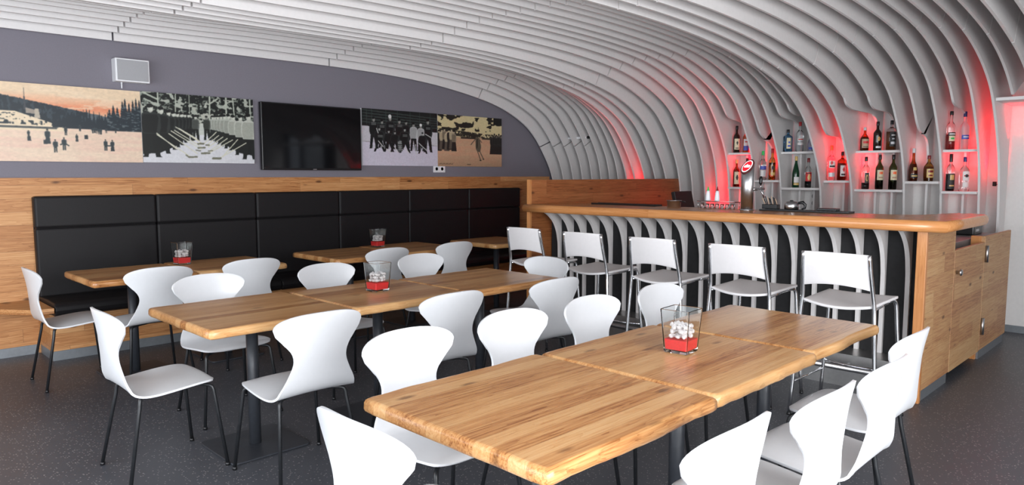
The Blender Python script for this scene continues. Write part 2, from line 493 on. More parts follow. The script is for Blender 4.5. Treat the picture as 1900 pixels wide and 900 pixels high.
# ------------------------------------------------------------------ bottle shelves between the ribs
SH = [(17, 19, 1.700), (17, 19, 1.235), (19, 21, 1.392), (21, 24, 1.697), (21, 24, 1.312), (24, 26, 1.392), (26, 29, 1.690), (26, 29, 1.305), (29, 31, 1.388), (31, 33, 1.682), (31, 33, 1.298)]
SH[1] = (17, 19, 1.312)
shname = ['upper shelf of the left bay, behind the beer tap', 'lower shelf of the left bay, behind the beer tap', 'single shelf just right of the beer tap', 'upper shelf holding the square blue bottle',
          'lower shelf holding the green wine bottle', 'single red-lit shelf with the orange-stoppered bottle', 'upper shelf of the wide bay holding three dark spirits',
          'lower shelf of the wide bay holding two red wines', 'single shelf holding two amber brandy bottles', 'upper shelf of the right bay, holding the red liqueur', 'lower shelf of the right bay, holding the round-label bottle']
for (a, b, z), nm in zip(SH, shname):
    s_ = box('bottle_shelf', 'rib', 7.565, 7.715, RY(b) + RT / 2 + 0.001, RY(a) - RT / 2 - 0.001, z - 0.024, z, None, 0.002)
    tag(s_, 'white ' + nm, 'shelf', 'white bottle shelves between the ribs')

# red LED uplights hidden at the wall between ribs
gap = lambda i: RY(i) - 0.0775
for i, z, p in ((8, 0.75, 10), (9, 0.75, 14), (15, 0.9, 3), (16, 0.75, 15), (18, 1.36, 14), (20, 1.42, 1.5), (24, 1.42, 5), (25, 1.42, 5), (26, 1.40, 6),
                (29, 1.42, 0.8), (31, 1.40, 2.5), (32, 1.40, 5), (33, 1.40, 8), (34, 1.7, 3), (35, 2.13, 2)):
    red_up(7.80, gap(i), z, p * 4.5)
up_l = thing('uplight', 'small black red-glowing uplight on the wall right of the bottle shelves', 'lamp', (7.80, gap(33), 1.375))
MB().lathe([(0.012, -0.03), (0.016, -0.028), (0.016, 0.012), (0.0, 0.012)], 12).build('housing', 'black', up_l)
MB().tube([(0.0, 0.0, -0.02), (0.0, -0.03, -0.01), (-0.01, -0.055, -0.02), (0.0, -0.06, -0.06)], 0.003, 6).build('cord', 'black', up_l)

# thin white rod passing through the far ribs
rod = MB().tube([(7.47, 6.53, 1.945), (7.47, 6.075, 1.945)], 0.017, 12).build('rod', 'white_plastic')
tag(rod, 'thin white rod with a black end passing through the far ribs', 'rod')
MB().tube([(7.47, 6.078, 1.945), (7.47, 6.045, 1.945)], 0.0175, 12).build('end_cap', 'black', rod)

# ================================================================== BAR
BX = 4.935
bar = thing('bar_unit', 'wooden bar front with white curved brackets on black panels', 'bar', (0, 0, 0))
box('front_panel', 'black_matt', 5.235, 5.255, 1.36, 4.695, 0.02, 1.098, bar)
bprof = spline([(4.98, 1.097), (5.03, 1.078), (5.085, 1.040), (5.138, 0.985), (5.177, 0.91), (5.197, 0.83), (5.207, 0.74), (5.209, 0.45), (5.209, 0.21)], 4)
for k in range(21):
    y = 4.565 - 0.1551 * k
    n = len(bprof)
    v = [(x, y, z) for x, z in bprof] + [(5.234, y, z) for x, z in bprof] + [(x, y + 0.028, z) for x, z in bprof] + [(5.234, y + 0.028, z) for x, z in bprof]
    f = []
    for q in range(n - 1):
        f += [(q, n + q, n + q + 1, q + 1), (2 * n + q, 2 * n + q + 1, 3 * n + q + 1, 3 * n + q), (q, q + 1, 2 * n + q + 1, 2 * n + q), (n + q, 3 * n + q, 3 * n + q + 1, n + q + 1)]
    f += [(0, 2 * n, 3 * n, n), (n - 1, 2 * n - 1, 4 * n - 1, 3 * n - 1)]
    MB().add(v, f).build('bracket', 'rib', bar)
box('kick_plate', 'kick', 5.0, 5.02, 1.36, 4.695, 0.0, 0.225, bar)
box('kick_plate_top', 'kick', 5.02, 5.234, 1.36, 4.695, 0.205, 0.225, bar)
box('corner_post', 'post', BX, BX + 0.035, 1.30, 1.358, 0.0, 1.098, bar, 0.003)
box('end_panel', 'end_panel', BX + 0.0355, 5.607, 1.302, 1.33, 0.075, 1.098, bar, 0.002)
box('end_plinth', 'plinth', BX + 0.036, 5.60, 1.312, 1.328, 0.0, 0.073, bar)
door = box('door', 'end_panel', 5.613, 6.462, 1.302, 1.33, 0.07, 0.93, bar, 0.002)
kn = MB().lathe([(0.012, 0), (0.012, 0.02), (0.022, 0.022), (0.024, 0.032), (0.018, 0.038), (0, 0.039)], 16).build('knob', 'steel', door)
kn.rotation_euler = (PI / 2, 0, 0); kn.location = (5.66, 1.301, 0.775)
hp = box('hinge_panel', 'end_panel', 6.47, 7.38, 1.302, 1.325, 0.075, 0.975, bar, 0.002)
box('hinge_post', 'post', 6.47, 6.52, 1.326, 1.40, 0.0, 0.975, bar, 0.002)
box('end_plinth', 'plinth', 6.50, 7.36, 1.312, 1.325, 0.0, 0.073, bar)
for z in (0.775, 0.205):
    MB().tube([(6.475, 1.288, z), (6.475, 1.288, z + 0.13)], 0.0125, 12).build('hinge', 'steel', bar)
box('side_return', 'end_panel', 5.585, 5.607, 1.331, 1.50, 0.0, 1.098, bar)
wt = box('worktop', 'worktop_grey', 5.62, 7.35, 1.42, 2.1, 0.89, 0.945, None, 0.003)
tag(wt, 'grey back worktop seen through the gap under the counter end', 'worktop')
sup = box('cabinet', 'black_matt', 5.72, 7.30, 1.46, 2.05, 0.0, 0.888, None, 0.003)
tag(sup, 'dark cabinet under the grey worktop behind the bar', 'cabinet')
dev = thing('card_printer', 'small black device on the worktop below the counter end', 'device', (7.02, 1.58, 0.946))
MB().box(-0.14, 0.16, -0.11, 0.11, 0.0, 0.12).build('housing', 'black', dev, 0.012)
MB().box(-0.08, 0.02, -0.1125, -0.1105, 0.03, 0.05).build('display', 'steel', dev)
MB().box(0.05, 0.12, -0.1125, -0.1105, 0.07, 0.09).build('button_row', 'steel', dev)

# worktop of the counter: long board with a return at the near end
def bull(poly, z0, z1, r, name, mat):
    """polygon slab with a rounded edge all round"""
    P = [Vector((x, y)) for x, y in poly]
    n = len(P)
    area2 = sum(P[i].x * P[(i + 1) % n].y - P[(i + 1) % n].x * P[i].y for i in range(n))
    if area2 < 0: P.reverse()
    offs = []
    for i in range(n):
        a, b, c = P[i - 1], P[i], P[(i + 1) % n]
        n1 = Vector((b.y - a.y, a.x - b.x)).normalized(); n2 = Vector((c.y - b.y, b.x - c.x)).normalized()
        d = (n1 + n2); d = d / max(0.3, d.dot(n1) )
        offs.append(-d)
    rings = []
    for k in range(9):
        a = -PI / 2 + PI * k / 8
        rings.append((r * (1 - math.cos(a)), (z0 + z1) / 2 + (z1 - z0) / 2 * math.sin(a)))
    v = []
    for o, z in rings:
        for i in range(n): q = P[i] + offs[i] * o; v.append((q.x, q.y, z))
    f = []
    for k in range(8):
        for i in range(n): f.append((k * n + i, k * n + (i + 1) % n, (k + 1) * n + (i + 1) % n, (k + 1) * n + i))
    m_ = MB().add(v, f, 0, True)
    m_.f += [tuple(reversed(range(n))), tuple(range(8 * n, 9 * n))]; m_.mi += [0, 0]; m_.sm += [False, False]
    return m_.build(name, mat)


rend = [(5.98 - 0.14 + 0.14 * math.sin(PI * k / 10), 1.165 + 0.14 - 0.14 * math.cos(PI * k / 10)) for k in range(11)]
poly = [(4.83, 1.165)] + [(5.2 + 0.1 * k, 1.165) for k in range(6)] + rend + [(5.70, 1.47), (5.55, 1.52), (5.47, 1.62), (5.45, 1.75), (5.45, 2.5), (5.45, 4.0), (5.45, 4.714)] + [(4.83, 4.714 - 0.35 * k) for k in range(10)]
ct = bull(poly, 1.1, 1.172, 0.022, 'counter_top', 'counter')
tag(ct, 'long orange-brown wooden bar counter top with rounded edge', 'counter')

part = box('partition', 'partition', 4.968, 7.60, 4.718, 4.752, 0.0, 1.402, None, 0.002)
tag(part, 'brown wooden partition standing between the bar and the leather bench', 'partition')
box('edge_strip', 'post', 4.938, 4.967, 4.716, 4.754, 0.0, 1.404, part, 0.002)

rail = thing('foot_rail', 'steel foot rail running low along the bar front', 'rail', (0, 0, 0))
MB().tube([(4.86, 1.45, 0.165), (4.86, 4.6, 0.165)], 0.019, 12).build('tube', 'steel', rail)
for y in (1.75, 2.55, 3.35, 4.15):
    MB().tube([(4.998, y, 0.165), (4.86, y, 0.165)], 0.009, 8).build('bracket', 'steel', rail)

# ================================================================== BENCH
bench = thing('bench', 'long black leather bench with high panelled back along the grey wall', 'bench', (0, 0, 0))
box('base', 'panel_x', 1.305, 6.80, 6.385, 6.775, 0.075, 0.37, bench, 0.002)
box('base_plinth', 'plinth', 1.31, 6.80, 6.388, 6.775, 0.0, 0.074, bench)
bx = [1.305 + 0.921 * k for k in range(7)]
box('gap_shade_sheet', 'black_matt', 1.31, 6.825, 6.7765, 6.7775, 0.4, 1.27, bench)  # thin black sheet added so the gaps between cushions read as shade
for k in range(6):
    a, b = bx[k] + 0.0012, bx[k + 1] - 0.0012
    m_ = MB()
    n = 10
    sec = [(6.785, 0.37), (6.24, 0.37), (6.215, 0.385), (6.205, 0.42), (6.215, 0.455), (6.245, 0.472), (6.45, 0.478), (6.70, 0.472), (6.785, 0.465)]
    v = [(a, y, z) for y, z in sec] + [(b, y, z) for y, z in sec]
    L_ = len(sec)
    f = [tuple(reversed(range(L_))), tuple(range(L_, 2 * L_))] + [(i, (i + 1) % L_, L_ + (i + 1) % L_, L_ + i) for i in range(L_)]
    m_.add(v, f).build('seat_cushion', 'leather', bench, 0.012, 3)
    back = MB().box(a, b, 6.695, 6.776, 0.46, 1.02).build('back_cushion', 'leather', bench, 0.018, 3)
    MB().box(a, b, 6.69, 6.776, 1.022, 1.278).build('head_cushion', 'leather', bench, 0.02, 3)
    MB().box(a + 0.01, b - 0.01, 6.712, 6.776, 1.0, 1.04).build('seam_strip', 'leather', bench)
brd = MB().prism([(1.30, 6.205), (1.167, 6.225), (0.99, 6.46), (0.745, 6.775), (1.30, 6.775)], 0.405, 0.445).build('corner_shelf', 'panel_x', None, 0.003)
tag(brd, 'small angled wooden shelf at the left end of the leather bench', 'shelf')

# ================================================================== ON THE BACK WALL
PY = 6.765
def P2(x): return x * (PY / 6.7)
def PZ(z): return 1.45 + (z - 1.45) * (PY / 6.7)


class Ras:
    """tiny raster painter for the printed photographs"""
    def __init__(s, w_, h_, res):
        s.nx, s.ny = int(round(w_ / res)), int(round(h_ / res)); s.w, s.h = w_, h_
        s.X, s.Y = np.meshgrid((np.arange(s.nx + 1)) / s.nx, (np.arange(s.ny + 1)) / s.ny)   # 0..1, y up
        s.c = np.zeros((s.ny + 1, s.nx + 1, 3)); s.asp = w_ / h_

    def put(s, mask, col, a=1.0):
        col = np.array(col, float) / 255
        if np.ndim(a): m = (a * mask)[..., None]
        else: m = (mask.astype(float) * a)[..., None]
        s.c = s.c * (1 - m) + col * m

    def poly(s, pts, col, a=1.0):
        x, y = s.X, s.Y; ins = np.zeros(x.shape, bool)
        n = len(pts)
        for i in range(n):
            x0, y0 = pts[i]; x1, y1 = pts[(i + 1) % n]
            if y0 == y1: continue
            c_ = ((y0 > y) != (y1 > y)) & (x < (x1 - x0) * (y - y0) / (y1 - y0) + x0)
            ins ^= c_
        s.put(ins, col, a)

    def ell(s, cx, cy, rx, ry, col, a=1.0):
        s.put(((s.X - cx) / rx) ** 2 + ((s.Y - cy) / ry) ** 2 < 1, col, a)

    def line(s, x0, y0, x1, y1, wd, col, a=1.0):
        dx, dy = (x1 - x0) * s.asp, y1 - y0; L2 = dx * dx + dy * dy + 1e-9
        px, py = (s.X - x0) * s.asp, s.Y - y0
        t_ = np.clip((px * dx + py * dy) / L2, 0, 1)
        s.put(np.hypot(px - t_ * dx, py - t_ * dy) < wd, col, a)

    def noise(s, sx, sy, seed, oct_=3):
        r = np.random.RandomState(seed); out = np.zeros(s.X.shape); amp = 1; tot = 0
        for o in range(oct_):
            gx, gy = int(sx * 2 ** o) + 2, int(sy * 2 ** o) + 2
            g = r.rand(gy + 1, gx + 1)
            fx, fy = s.X * (gx - 1), s.Y * (gy - 1)
            ix, iy = fx.astype(int), fy.astype(int); tx, ty = fx - ix, fy - iy
            tx = tx * tx * (3 - 2 * tx); ty = ty * ty * (3 - 2 * ty)
            out += amp * ((g[iy, ix] * (1 - tx) + g[iy, ix + 1] * tx) * (1 - ty) + (g[iy + 1, ix] * (1 - tx) + g[iy + 1, ix + 1] * tx) * ty)
            tot += amp; amp *= 0.55
        return out / tot

    def man(s, cx, y0, h, top, low, face, wide=0.30, legs=True, apart=0.0, arms=0.0):
        """standing figure, foot line y0, height h (in picture heights)"""
        k = h / s.asp
        rim = tuple(min(255, c + 26) for c in top)
        if legs:
            s.poly([(cx - .11 * k, y0 + .50 * h), (cx - (.11 + apart) * k, y0 + .02 * h), (cx - (.14 + apart) * k, y0), (cx - (.03 + apart) * k, y0), (cx - .01 * k, y0 + .40 * h), (cx + (.03 + apart) * k, y0), (cx + (.14 + apart) * k, y0), (cx + (.11 + apart) * k, y0 + .02 * h), (cx + .11 * k, y0 + .50 * h)], low)
        else:
            s.poly([(cx - .10 * k, y0 + .55 * h), (cx - .17 * k, y0), (cx + .17 * k, y0), (cx + .10 * k, y0 + .55 * h)], low)
        w2 = wide / 2
        s.poly([(cx - .80 * w2 * k, y0 + .44 * h), (cx - (1.0 + arms) * w2 * k, y0 + .56 * h), (cx - w2 * k, y0 + .74 * h), (cx - .85 * w2 * k, y0 + .82 * h), (cx - .05 * k, y0 + .86 * h), (cx + .05 * k, y0 + .86 * h), (cx + .85 * w2 * k, y0 + .82 * h), (cx + w2 * k, y0 + .74 * h), (cx + (1.0 + arms) * w2 * k, y0 + .56 * h), (cx + .80 * w2 * k, y0 + .44 * h)], rim)
        s.poly([(cx - .70 * w2 * k, y0 + .45 * h), (cx - (.9 + arms) * w2 * k, y0 + .56 * h), (cx - .86 * w2 * k, y0 + .74 * h), (cx - .7 * w2 * k, y0 + .81 * h), (cx + .6 * w2 * k, y0 + .81 * h), (cx + .8 * w2 * k, y0 + .74 * h), (cx + .5 * w2 * k, y0 + .45 * h)], top)
        s.ell(cx, y0 + .915 * h, .052 * k, .075 * h, face)
        s.ell(cx - .01 * k, y0 + .968 * h, .058 * k, .040 * h, tuple(c * .6 for c in low))
        s.ell(cx + .012 * k, y0 + .905 * h, .030 * k, .035 * h, tuple(min(255, c + 18) for c in face))

    def soften(s):
        c = np.pad(s.c, ((1, 1), (1, 1), (0, 0)), 'edge')
        s.c = (c[1:-1, 1:-1] * 4 + (c[:-2, 1:-1] + c[2:, 1:-1] + c[1:-1, :-2] + c[1:-1, 2:]) * 2 + c[:-2, :-2] + c[2:, 2:] + c[:-2, 2:] + c[2:, :-2]) / 16
        s.c = s.c * (1 + 0.10 * (s.noise(70, 50, 5, 3) - .5))[..., None]

    def mesh(s, name, parent, mat):
        nx, ny = s.nx, s.ny
        xs = np.linspace(0, s.w, nx + 1); zs = np.linspace(0, s.h, ny + 1)
        XX, ZZ = np.meshgrid(xs, zs)
        v = np.stack([XX.ravel(), np.zeros(XX.size), ZZ.ravel()], 1)
        idx = np.arange((nx + 1) * (ny + 1)).reshape(ny + 1, nx + 1)
        f = np.stack([idx[:-1, :-1].ravel(), idx[:-1, 1:].ravel(), idx[1:, 1:].ravel(), idx[1:, :-1].ravel()], 1)
        me = bpy.data.meshes.new(name); me.from_pydata(v.tolist(), [], f.tolist())
        ca = me.color_attributes.new('print', 'FLOAT_COLOR', 'POINT')
        c = np.clip(s.c, 0, 1); lin = np.where(c <= 0.04045, c / 12.92, ((c + 0.055) / 1.055) ** 2.4)
        ca.data.foreach_set('color', np.concatenate([lin.reshape(-1, 3), np.ones((c.shape[0] * c.shape[1], 1))], 1).ravel())
        me.materials.append(mat)
        o = bpy.data.objects.new(name, me); COL.objects.link(o); o.parent = parent
        return o


t = NT('printed photograph')
at = t.n('ShaderNodeVertexColor', layer_name='print').outputs['Color']
t.set(Base_Color=at, Roughness=0.45)
M['print'] = t.m


def picture(label, x0, x1, z0, z1, paint, res):
    x0, x1, z0, z1 = P2(x0), P2(x1), PZ(z0), PZ(z1)
    p = thing('wall_picture', label, 'picture', (x0, PY, z0), 0, 'old photographs on the grey wall')
    MB().box(0, x1 - x0, 0.001, 0.03, 0, z1 - z0).build('board', 'white_plastic', p)
    r = Ras(x1 - x0, z1 - z0, res)
    paint(r)
    r.mesh('print', p, M['print'])
    return p


def paint_lake(r):
    # u: visible part of the photograph begins at u0
    V0 = (1.106 - 0.70) / (2.13 - 0.70)
    U = lambda u: V0 + u * (1 - V0)
    cream, orange = (214, 196, 160), (224, 140, 102)
    r.put(r.X > -1, (226, 200, 168))
    n = r.noise(5, 14, 3, 4)
    band = np.clip(1 - np.abs(r.Y - 0.72 - 0.05 * (0.5 - r.X)) / 0.17, 0, 1)
    r.put(r.Y > .45, orange, np.clip(band * 1.0 * (0.55 + 0.8 * n), 0, 1))
    r.put((n > 0.62) & (r.Y > 0.7), (232, 208, 178), 0.6)
    # snowy lake with pale pink light
    n2 = r.noise(6, 20, 5, 3)
    r.put(r.Y < .47, (224, 200, 176))
    r.put(r.Y < .47, (222, 184, 166), np.clip((n2 - .35) * 1.6, 0, .8))
    dark, mid = (26, 38, 46), (58, 70, 78)
    # ridge of forest falling to the right
    ridge = lambda x: 0.84 - 0.31 * np.clip((x - V0) / (1 - V0), -.4, 1) + 0.0
    jag = 0.016 * r.noise(150, 1, 8, 1)
    hill = (r.Y < np.where(r.X < U(.78), ridge(r.X) + jag, 0.60 + jag)) & (r.Y > 0.44)
    n3 = r.noise(70, 16, 12, 3)
    r.put(hill, dark)
    r.put(hill & (n3 > .6), mid, .7)
    r.put(hill & (r.X > U(.60)) & (r.Y > .57), (96, 104, 108), .8)
    # white slope at the left
    slope = r.Y < np.minimum(0.66 - 0.02, 0.70 - 0.62 * np.clip((r.X - U(0)) / (1 - V0), -.5, 1) * .9)
    r.put(slope & (r.Y > 0.40) & (r.X < U(.44)), (226, 206, 176))
    n4 = r.noise(36, 26, 21, 2)
    r.put(slope & (r.Y > .44) & (r.Y < .62) & (r.X < U(.40)) & (r.noise(70, 40, 23, 2) > .66), dark, .8)
    r.put((r.Y > .472) & (r.Y < .525) & (r.X < U(.32)) & (r.noise(90, 14, 4, 1) > .52), dark, .9)
    r.put((r.Y > .425) & (r.Y < .45) & (r.X < U(.38)), dark, .75)
    # fir trees
    rr = np.random.RandomState(5)
    def fir(u, y, h, w_):
        k = 5
        pts = []
        for q in range(k):
            f0 = q / k
            pts.append((U(u) - w_ * (1 - f0) * 1.0, y + h * f0)); pts.append((U(u) - w_ * (1 - f0) * .62, y + h * (f0 + .13)))
        pts.append((U(u), y + h))
        for q in reversed(range(k)):
            f0 = q / k
            pts.append((U(u) + w_ * (1 - f0) * .62, y + h * (f0 + .13))); pts.append((U(u) + w_ * (1 - f0), y + h * f0))
        r.poly(pts, dark)
    for q in range(46): fir(.36 + .40 * rr.rand(), .44 + .05 * rr.rand(), .12 + .12 * rr.rand(), .012)
    for u, h in ((.76, .30), (.79, .36), (.82, .33), (.86, .42), (.88, .46), (.91, .40), (.94, .44), (.965, .47), (.99, .45)): fir(u, .43, h, .030)
    n5 = r.noise(60, 60, 31, 2)
    r.put((r.X > U(.74)) & (r.Y > .43) & (r.Y < .8) & (n5 > .64) & (r.c.sum(-1) < .8), (120, 128, 128), .6)
    # church with its spire
    r.poly([(U(.168), .66), (U(.172), .80), (U(.176), .94), (U(.180), .80), (U(.188), .66)], (62, 66, 72))
    r.poly([(U(.18), .62), (U(.18), .69), (U(.24), .665), (U(.25), .61)], (150, 140, 128))
    r.poly([(U(.235), .56), (U(.24), .68), (U(.265), .68), (U(.275), .56)], (180, 168, 150))
    # skaters
    blk = (40, 50, 54)
    for u, y, h, lg in ((.315, .235, .19, False), (.19, .31, .09, True), (.365, .12, .17, True), (.425, .15, .17, True), (.44, .35, .12, True), (.515, .27, .10, False), (.54, .41, .09, True), (.72, .16, .15, True), (.77, .155, .15, False), (.73, .40, .07, True), (.80, .405, .05, False)):
        r.man(U(u), y, h, blk, blk, (90, 84, 78), .34, lg)
    for u in (.63, .645, .66, .675, .69): r.man(U(u), .385 + .01 * math.sin(u * 90), .08, blk, blk, blk, .36, True)
    r.line(U(.425), .245, U(.455), .215, .008, blk); r.line(U(.425), .245, U(.40), .225, .008, blk)
    r.line(U(.73), .225, U(.765), .225, .007, blk)
    for u, y in ((.18, .265), (.285, .225), (.355, .20), (.57, .305)): r.poly([(U(u), y), (U(u), y + .055), (U(u) + .016, y + .06), (U(u) + .018, y)], blk)
    r.soften()


def paint_sticks(r):
    r.put(r.X > -1, (16, 20, 18))
    n = r.noise(26, 18, 41, 3)
    r.put((n > .60) & (r.Y > .5), (196, 200, 186), .85)
    r.put((r.noise(50, 40, 44, 2) > .66) & (r.Y > .55), (150, 158, 146), .7)
    for x, w_, sl in ((.14, .012, 0), (.28, .008, .01), (.405, .006, 0), (.58, .012, .01), (.74, .011, 0), (.82, .010, -.015), (.97, .01, 0)):
        r.line(x, .55, x + sl, 1.0, w_, (176, 182, 168))
    r.line(.14, .9, .02, .99, .012, (170, 176, 162)); r.line(.14, .82, .03, .90, .010, (170, 176, 162)); r.line(.58, .88, .66, .97, .012, (170, 176, 162))
    # snow
    r.poly([(0, 0), (0, .12), (.14, .14), (.30, .26), (.42, .45), (.58, .50), (.66, .40), (.76, .24), (.86, .16), (1, .12), (1, 0)], (208, 208, 212))
    r.poly([(.42, .40), (.46, .58), (.56, .60), (.60, .44)], (190, 194, 186))
    # left file in dark coats, right file in pale jerseys, the far ones first
    blk, gr, fc = (13, 17, 16), (146, 150, 140), (182, 184, 172)
    r.put((r.X > .30) & (r.X < .62) & (r.Y > .56) & (r.Y < .74) & (r.noise(40, 26, 77, 2) > .52), (176, 178, 166))
    for x, t_ in ((.395, 0), (.365, 0), (.335, .01), (.30, .02), (.265, .03)): r.man(x, .33 - t_ * 3.5, .40 + t_ * 4.0, blk, blk, fc, .34, True, .03)
    for x, y0, h in ((.225, .19, .57), (.163, .13, .67), (.075, .08, .75)): r.man(x, y0, h, blk, blk, fc, .36, True, .04)
    for x, t_ in ((.610, 0), (.632, .004), (.658, .01), (.688, .018), (.720, .027), (.758, .037)): r.man(x, .345 - t_ * 3.2, .37 + t_ * 4.2, gr, (26, 30, 28), fc, .32, True, .03)
    for x, y0, h in ((.805, .20, .54), (.872, .13, .62), (.950, .065, .71)): r.man(x, y0, h, (158, 161, 150), (20, 24, 22), fc, .34, True, .04)
    r.man(.455, .335, .37, (66, 70, 66), blk, fc, .30, True, .02); r.man(.555, .345, .36, (46, 50, 46), blk, (120, 122, 114), .30, True, .02)
    st = (206, 204, 184)
    for x0, y0, x1, y1 in ((.12, .42, .28, .20), (.12, .40, .39, .10), (.22, .42, .46, .14), (.24, .46, .50, .20), (.27, .47, .50, .24), (.28, .52, .48, .33), (.31, .50, .46, .36), (.34, .46, .52, .28),
                           (.92, .32, .66, .075), (.84, .37, .69, .10), (.79, .36, .55, .14), (.74, .38, .57, .18), (.70, .40, .56, .24), (.66, .42, .55, .27), (.64, .47, .53, .30)):
        r.line(x0, y0, x1, y1, .007, st)
    for x0, y0, x1, y1, w_ in ((.36, .115, .385, .085, .010), (.385, .085, .455, .09, .013), (.60, .07, .67, .075, .016), (.50, .145, .57, .15, .014), (.47, .225, .53, .23, .012), (.45, .19, .49, .18, .008), (.56, .18, .60, .19, .008), (.47, .285, .52, .29, .013), (.54, .27, .57, .27, .01)):
        r.line(x0, y0, x1, y1, w_, (112, 112, 96))
    r.soften()


def paint_team(r):
    r.put(r.X > -1, (206, 200, 214))
    r.put(r.Y > .70 - .06 * r.X, (24, 28, 28))
    for k in range(5): r.line(0, .975 - .052 * k, 1, .90 - .045 * k, .006, (70, 82, 78))
    for x in (.06, .12, .3, .45, .62, .75, .9): r.line(x, .72, x, 1, .005, (60, 70, 66))
    r.put((r.Y > .42 - .04 * r.X) & (r.Y < .70 - .06 * r.X), (200, 196, 202))
    r.line(0, .425, 1, .385, .004, (140, 136, 140))
    blk, fc = (18, 21, 22), (128, 128, 122)
    for x, y, h in ((.145, .30, .56), (.25, .32, .50), (.355, .30, .60), (.475, .30, .55), (.565, .33, .50), (.865, .26, .62)): r.man(x, y, h, blk, blk, fc, .34, True, .05)
    for x, y, h in ((.665, .28, .52), (.765, .28, .50)): r.man(x, y, h, (158, 158, 158), blk, fc, .34, True, .04)
    for x, y, h in ((.215, .25, .44), (.335, .25, .40), (.415, .25, .38), (.545, .24, .46), (.79, .23, .40)): r.man(x, y, h, blk, blk, (150, 150, 146), .48, True, .16, .2)
    for x, y in ((.225, .525), (.365, .715), (.48, .725), (.55, .555), (.25, .70), (.87, .71), (.145, .74)):
        r.line(x - .028, y + .012, x + .028, y + .012, .006, (128, 130, 128)); r.line(x - .028, y - .012, x + .028, y - .012, .006, (128, 130, 128))
    r.poly([(.455, .26), (.45, .44), (.50, .46), (.515, .27)], (130, 134, 132))
    for k in range(4): r.line(.455, .28 + .035 * k, .51, .28 + .035 * k, .006, (40, 44, 44))
    for a in ((.40, .36, .45, .25), (.54, .34, .60, .24), (.74, .42, .84, .30), (.18, .66, .20, .58), (.20, .44, .26, .34), (.83, .60, .91, .54), (.30, .30, .36, .24), (.69, .40, .70, .22)): r.line(*a, .008, (206, 204, 200))
    r.ell(.352, .885, .020, .036, (214, 214, 212)); r.ell(.765, .765, .018, .026, (220, 220, 218))
    for x in (.13, .16, .24, .28, .34, .48, .66, .69, .76, .79, .85, .88): r.line(x, .31, x, .36, .008, (150, 150, 150))
    r.soften()


def paint_jump(r):
    r.put(r.X > -1, (196, 160, 128))
    n = r.noise(8, 30, 61, 3)
    r.put(r.Y < .55, (208, 150, 120), np.clip(n - .2, 0, .8))
    r.put(r.Y < .25, (150, 124, 98), np.clip((.25 - r.Y) * 2.2, 0, .6))
    r.put(r.Y > .58, (214, 198, 152))
    k = r.noise(9, 10, 67, 3)
    r.put((k > .56) & (r.Y > .76 + .12 * np.abs(r.X - .5)), (34, 32, 28))
    r.put((k > .60) & (r.Y > .70), (40, 36, 32))
    r.put((r.X > .86) & (r.Y > .86), (30, 30, 28))
    d = r.noise(50, 20, 71, 2)
    r.put((r.Y > .615 - .06 * r.X) & (r.Y < .735 - .10 * r.X) & (d > .32), (46, 42, 36))
    r.put((r.Y > .55) & (r.Y < .585) & (r.X > .26) & (r.X < .85) & (r.noise(12, 2, 9, 1) > .55), (50, 46, 40))
    blk, lt = (36, 34, 32), (176, 160, 130)
    for q, x in enumerate((.02, .06, .10, .135, .17, .205, .24)): r.man(x, .30 + .02 * (q % 3), .40, (blk, lt, (120, 108, 90), lt)[q % 4], (blk, (90, 80, 70))[q % 2], lt, .30, False)
    for q, x in enumerate((.84, .88, .915, .955, .99)): r.man(x, .26 + .02 * (q % 2), .40, blk, blk, (110, 100, 86), .30, False)
    # the leaping skater
    sk = (92, 84, 70)
    r.poly([(.575, .60), (.57, .50), (.575, .36), (.60, .30), (.645, .30), (.66, .40), (.645, .52), (.62, .60)], sk)
    r.line(.60, .32, .65, .14, .011, sk); r.line(.635, .32, .695, .16, .011, sk); r.line(.58, .57, .50, .44, .010, sk); r.line(.625, .57, .67, .49, .009, sk)
    r.line(.595, .38, .60, .55, .014, (44, 40, 34)); r.ell(.595, .625, .017, .03, (50, 46, 40))
    r.line(.64, .125, .66, .125, .009, blk); r.line(.69, .15, .705, .15, .009, blk)
    for q in range(14): r.line(.02 + .015 * q, .045, .026 + .015 * q, .045 + .012 * (q % 3 > 0), .007, (96, 78, 60))
    for q in range(5): r.line(.44 + .012 * q, .04, .445 + .012 * q, .045, .007, (96, 78, 60))
    r.soften()


picture('colour tinted print of skaters on a frozen lake below a forest', 0.70, 2.135, 1.556, 2.166, paint_lake, 0.0033)
picture('black and white print of two rows of men with hockey sticks', 2.138, 3.148, 1.558, 2.170, paint_sticks, 0.0033)
picture('black and white print of a hockey team, right of the television', 4.372, 5.421, 1.552, 2.172, paint_team, 0.0036)
picture('sepia print of a leaping skater, furthest right on the wall', 5.424, 6.487, 1.552, 2.170, paint_jump, 0.0036)

tv = thing('television', 'large black flat television hung between the old photographs', 'television', (P2(3.20), 6.71, PZ(1.497)))
tw, th = P2(4.325) - P2(3.20), PZ(2.155) - PZ(1.497)
MB().box(0, tw, 0.0, 0.05, 0, th).build('casing', 'black', tv, 0.006)
MB().box(0.012, tw - 0.012, -0.003, -0.0005, 0.02, th - 0.012).build('screen', 'screen', tv)
MB().box(tw / 2 - 0.02, tw / 2 + 0.02, -0.004, -0.0006, 0.004, 0.012).build('badge', 'steel', tv)
MB().box(tw * .3, tw * .7, 0.051, 0.088, th * .3, th * .7).build('wall_mount', 'black_metal', tv)

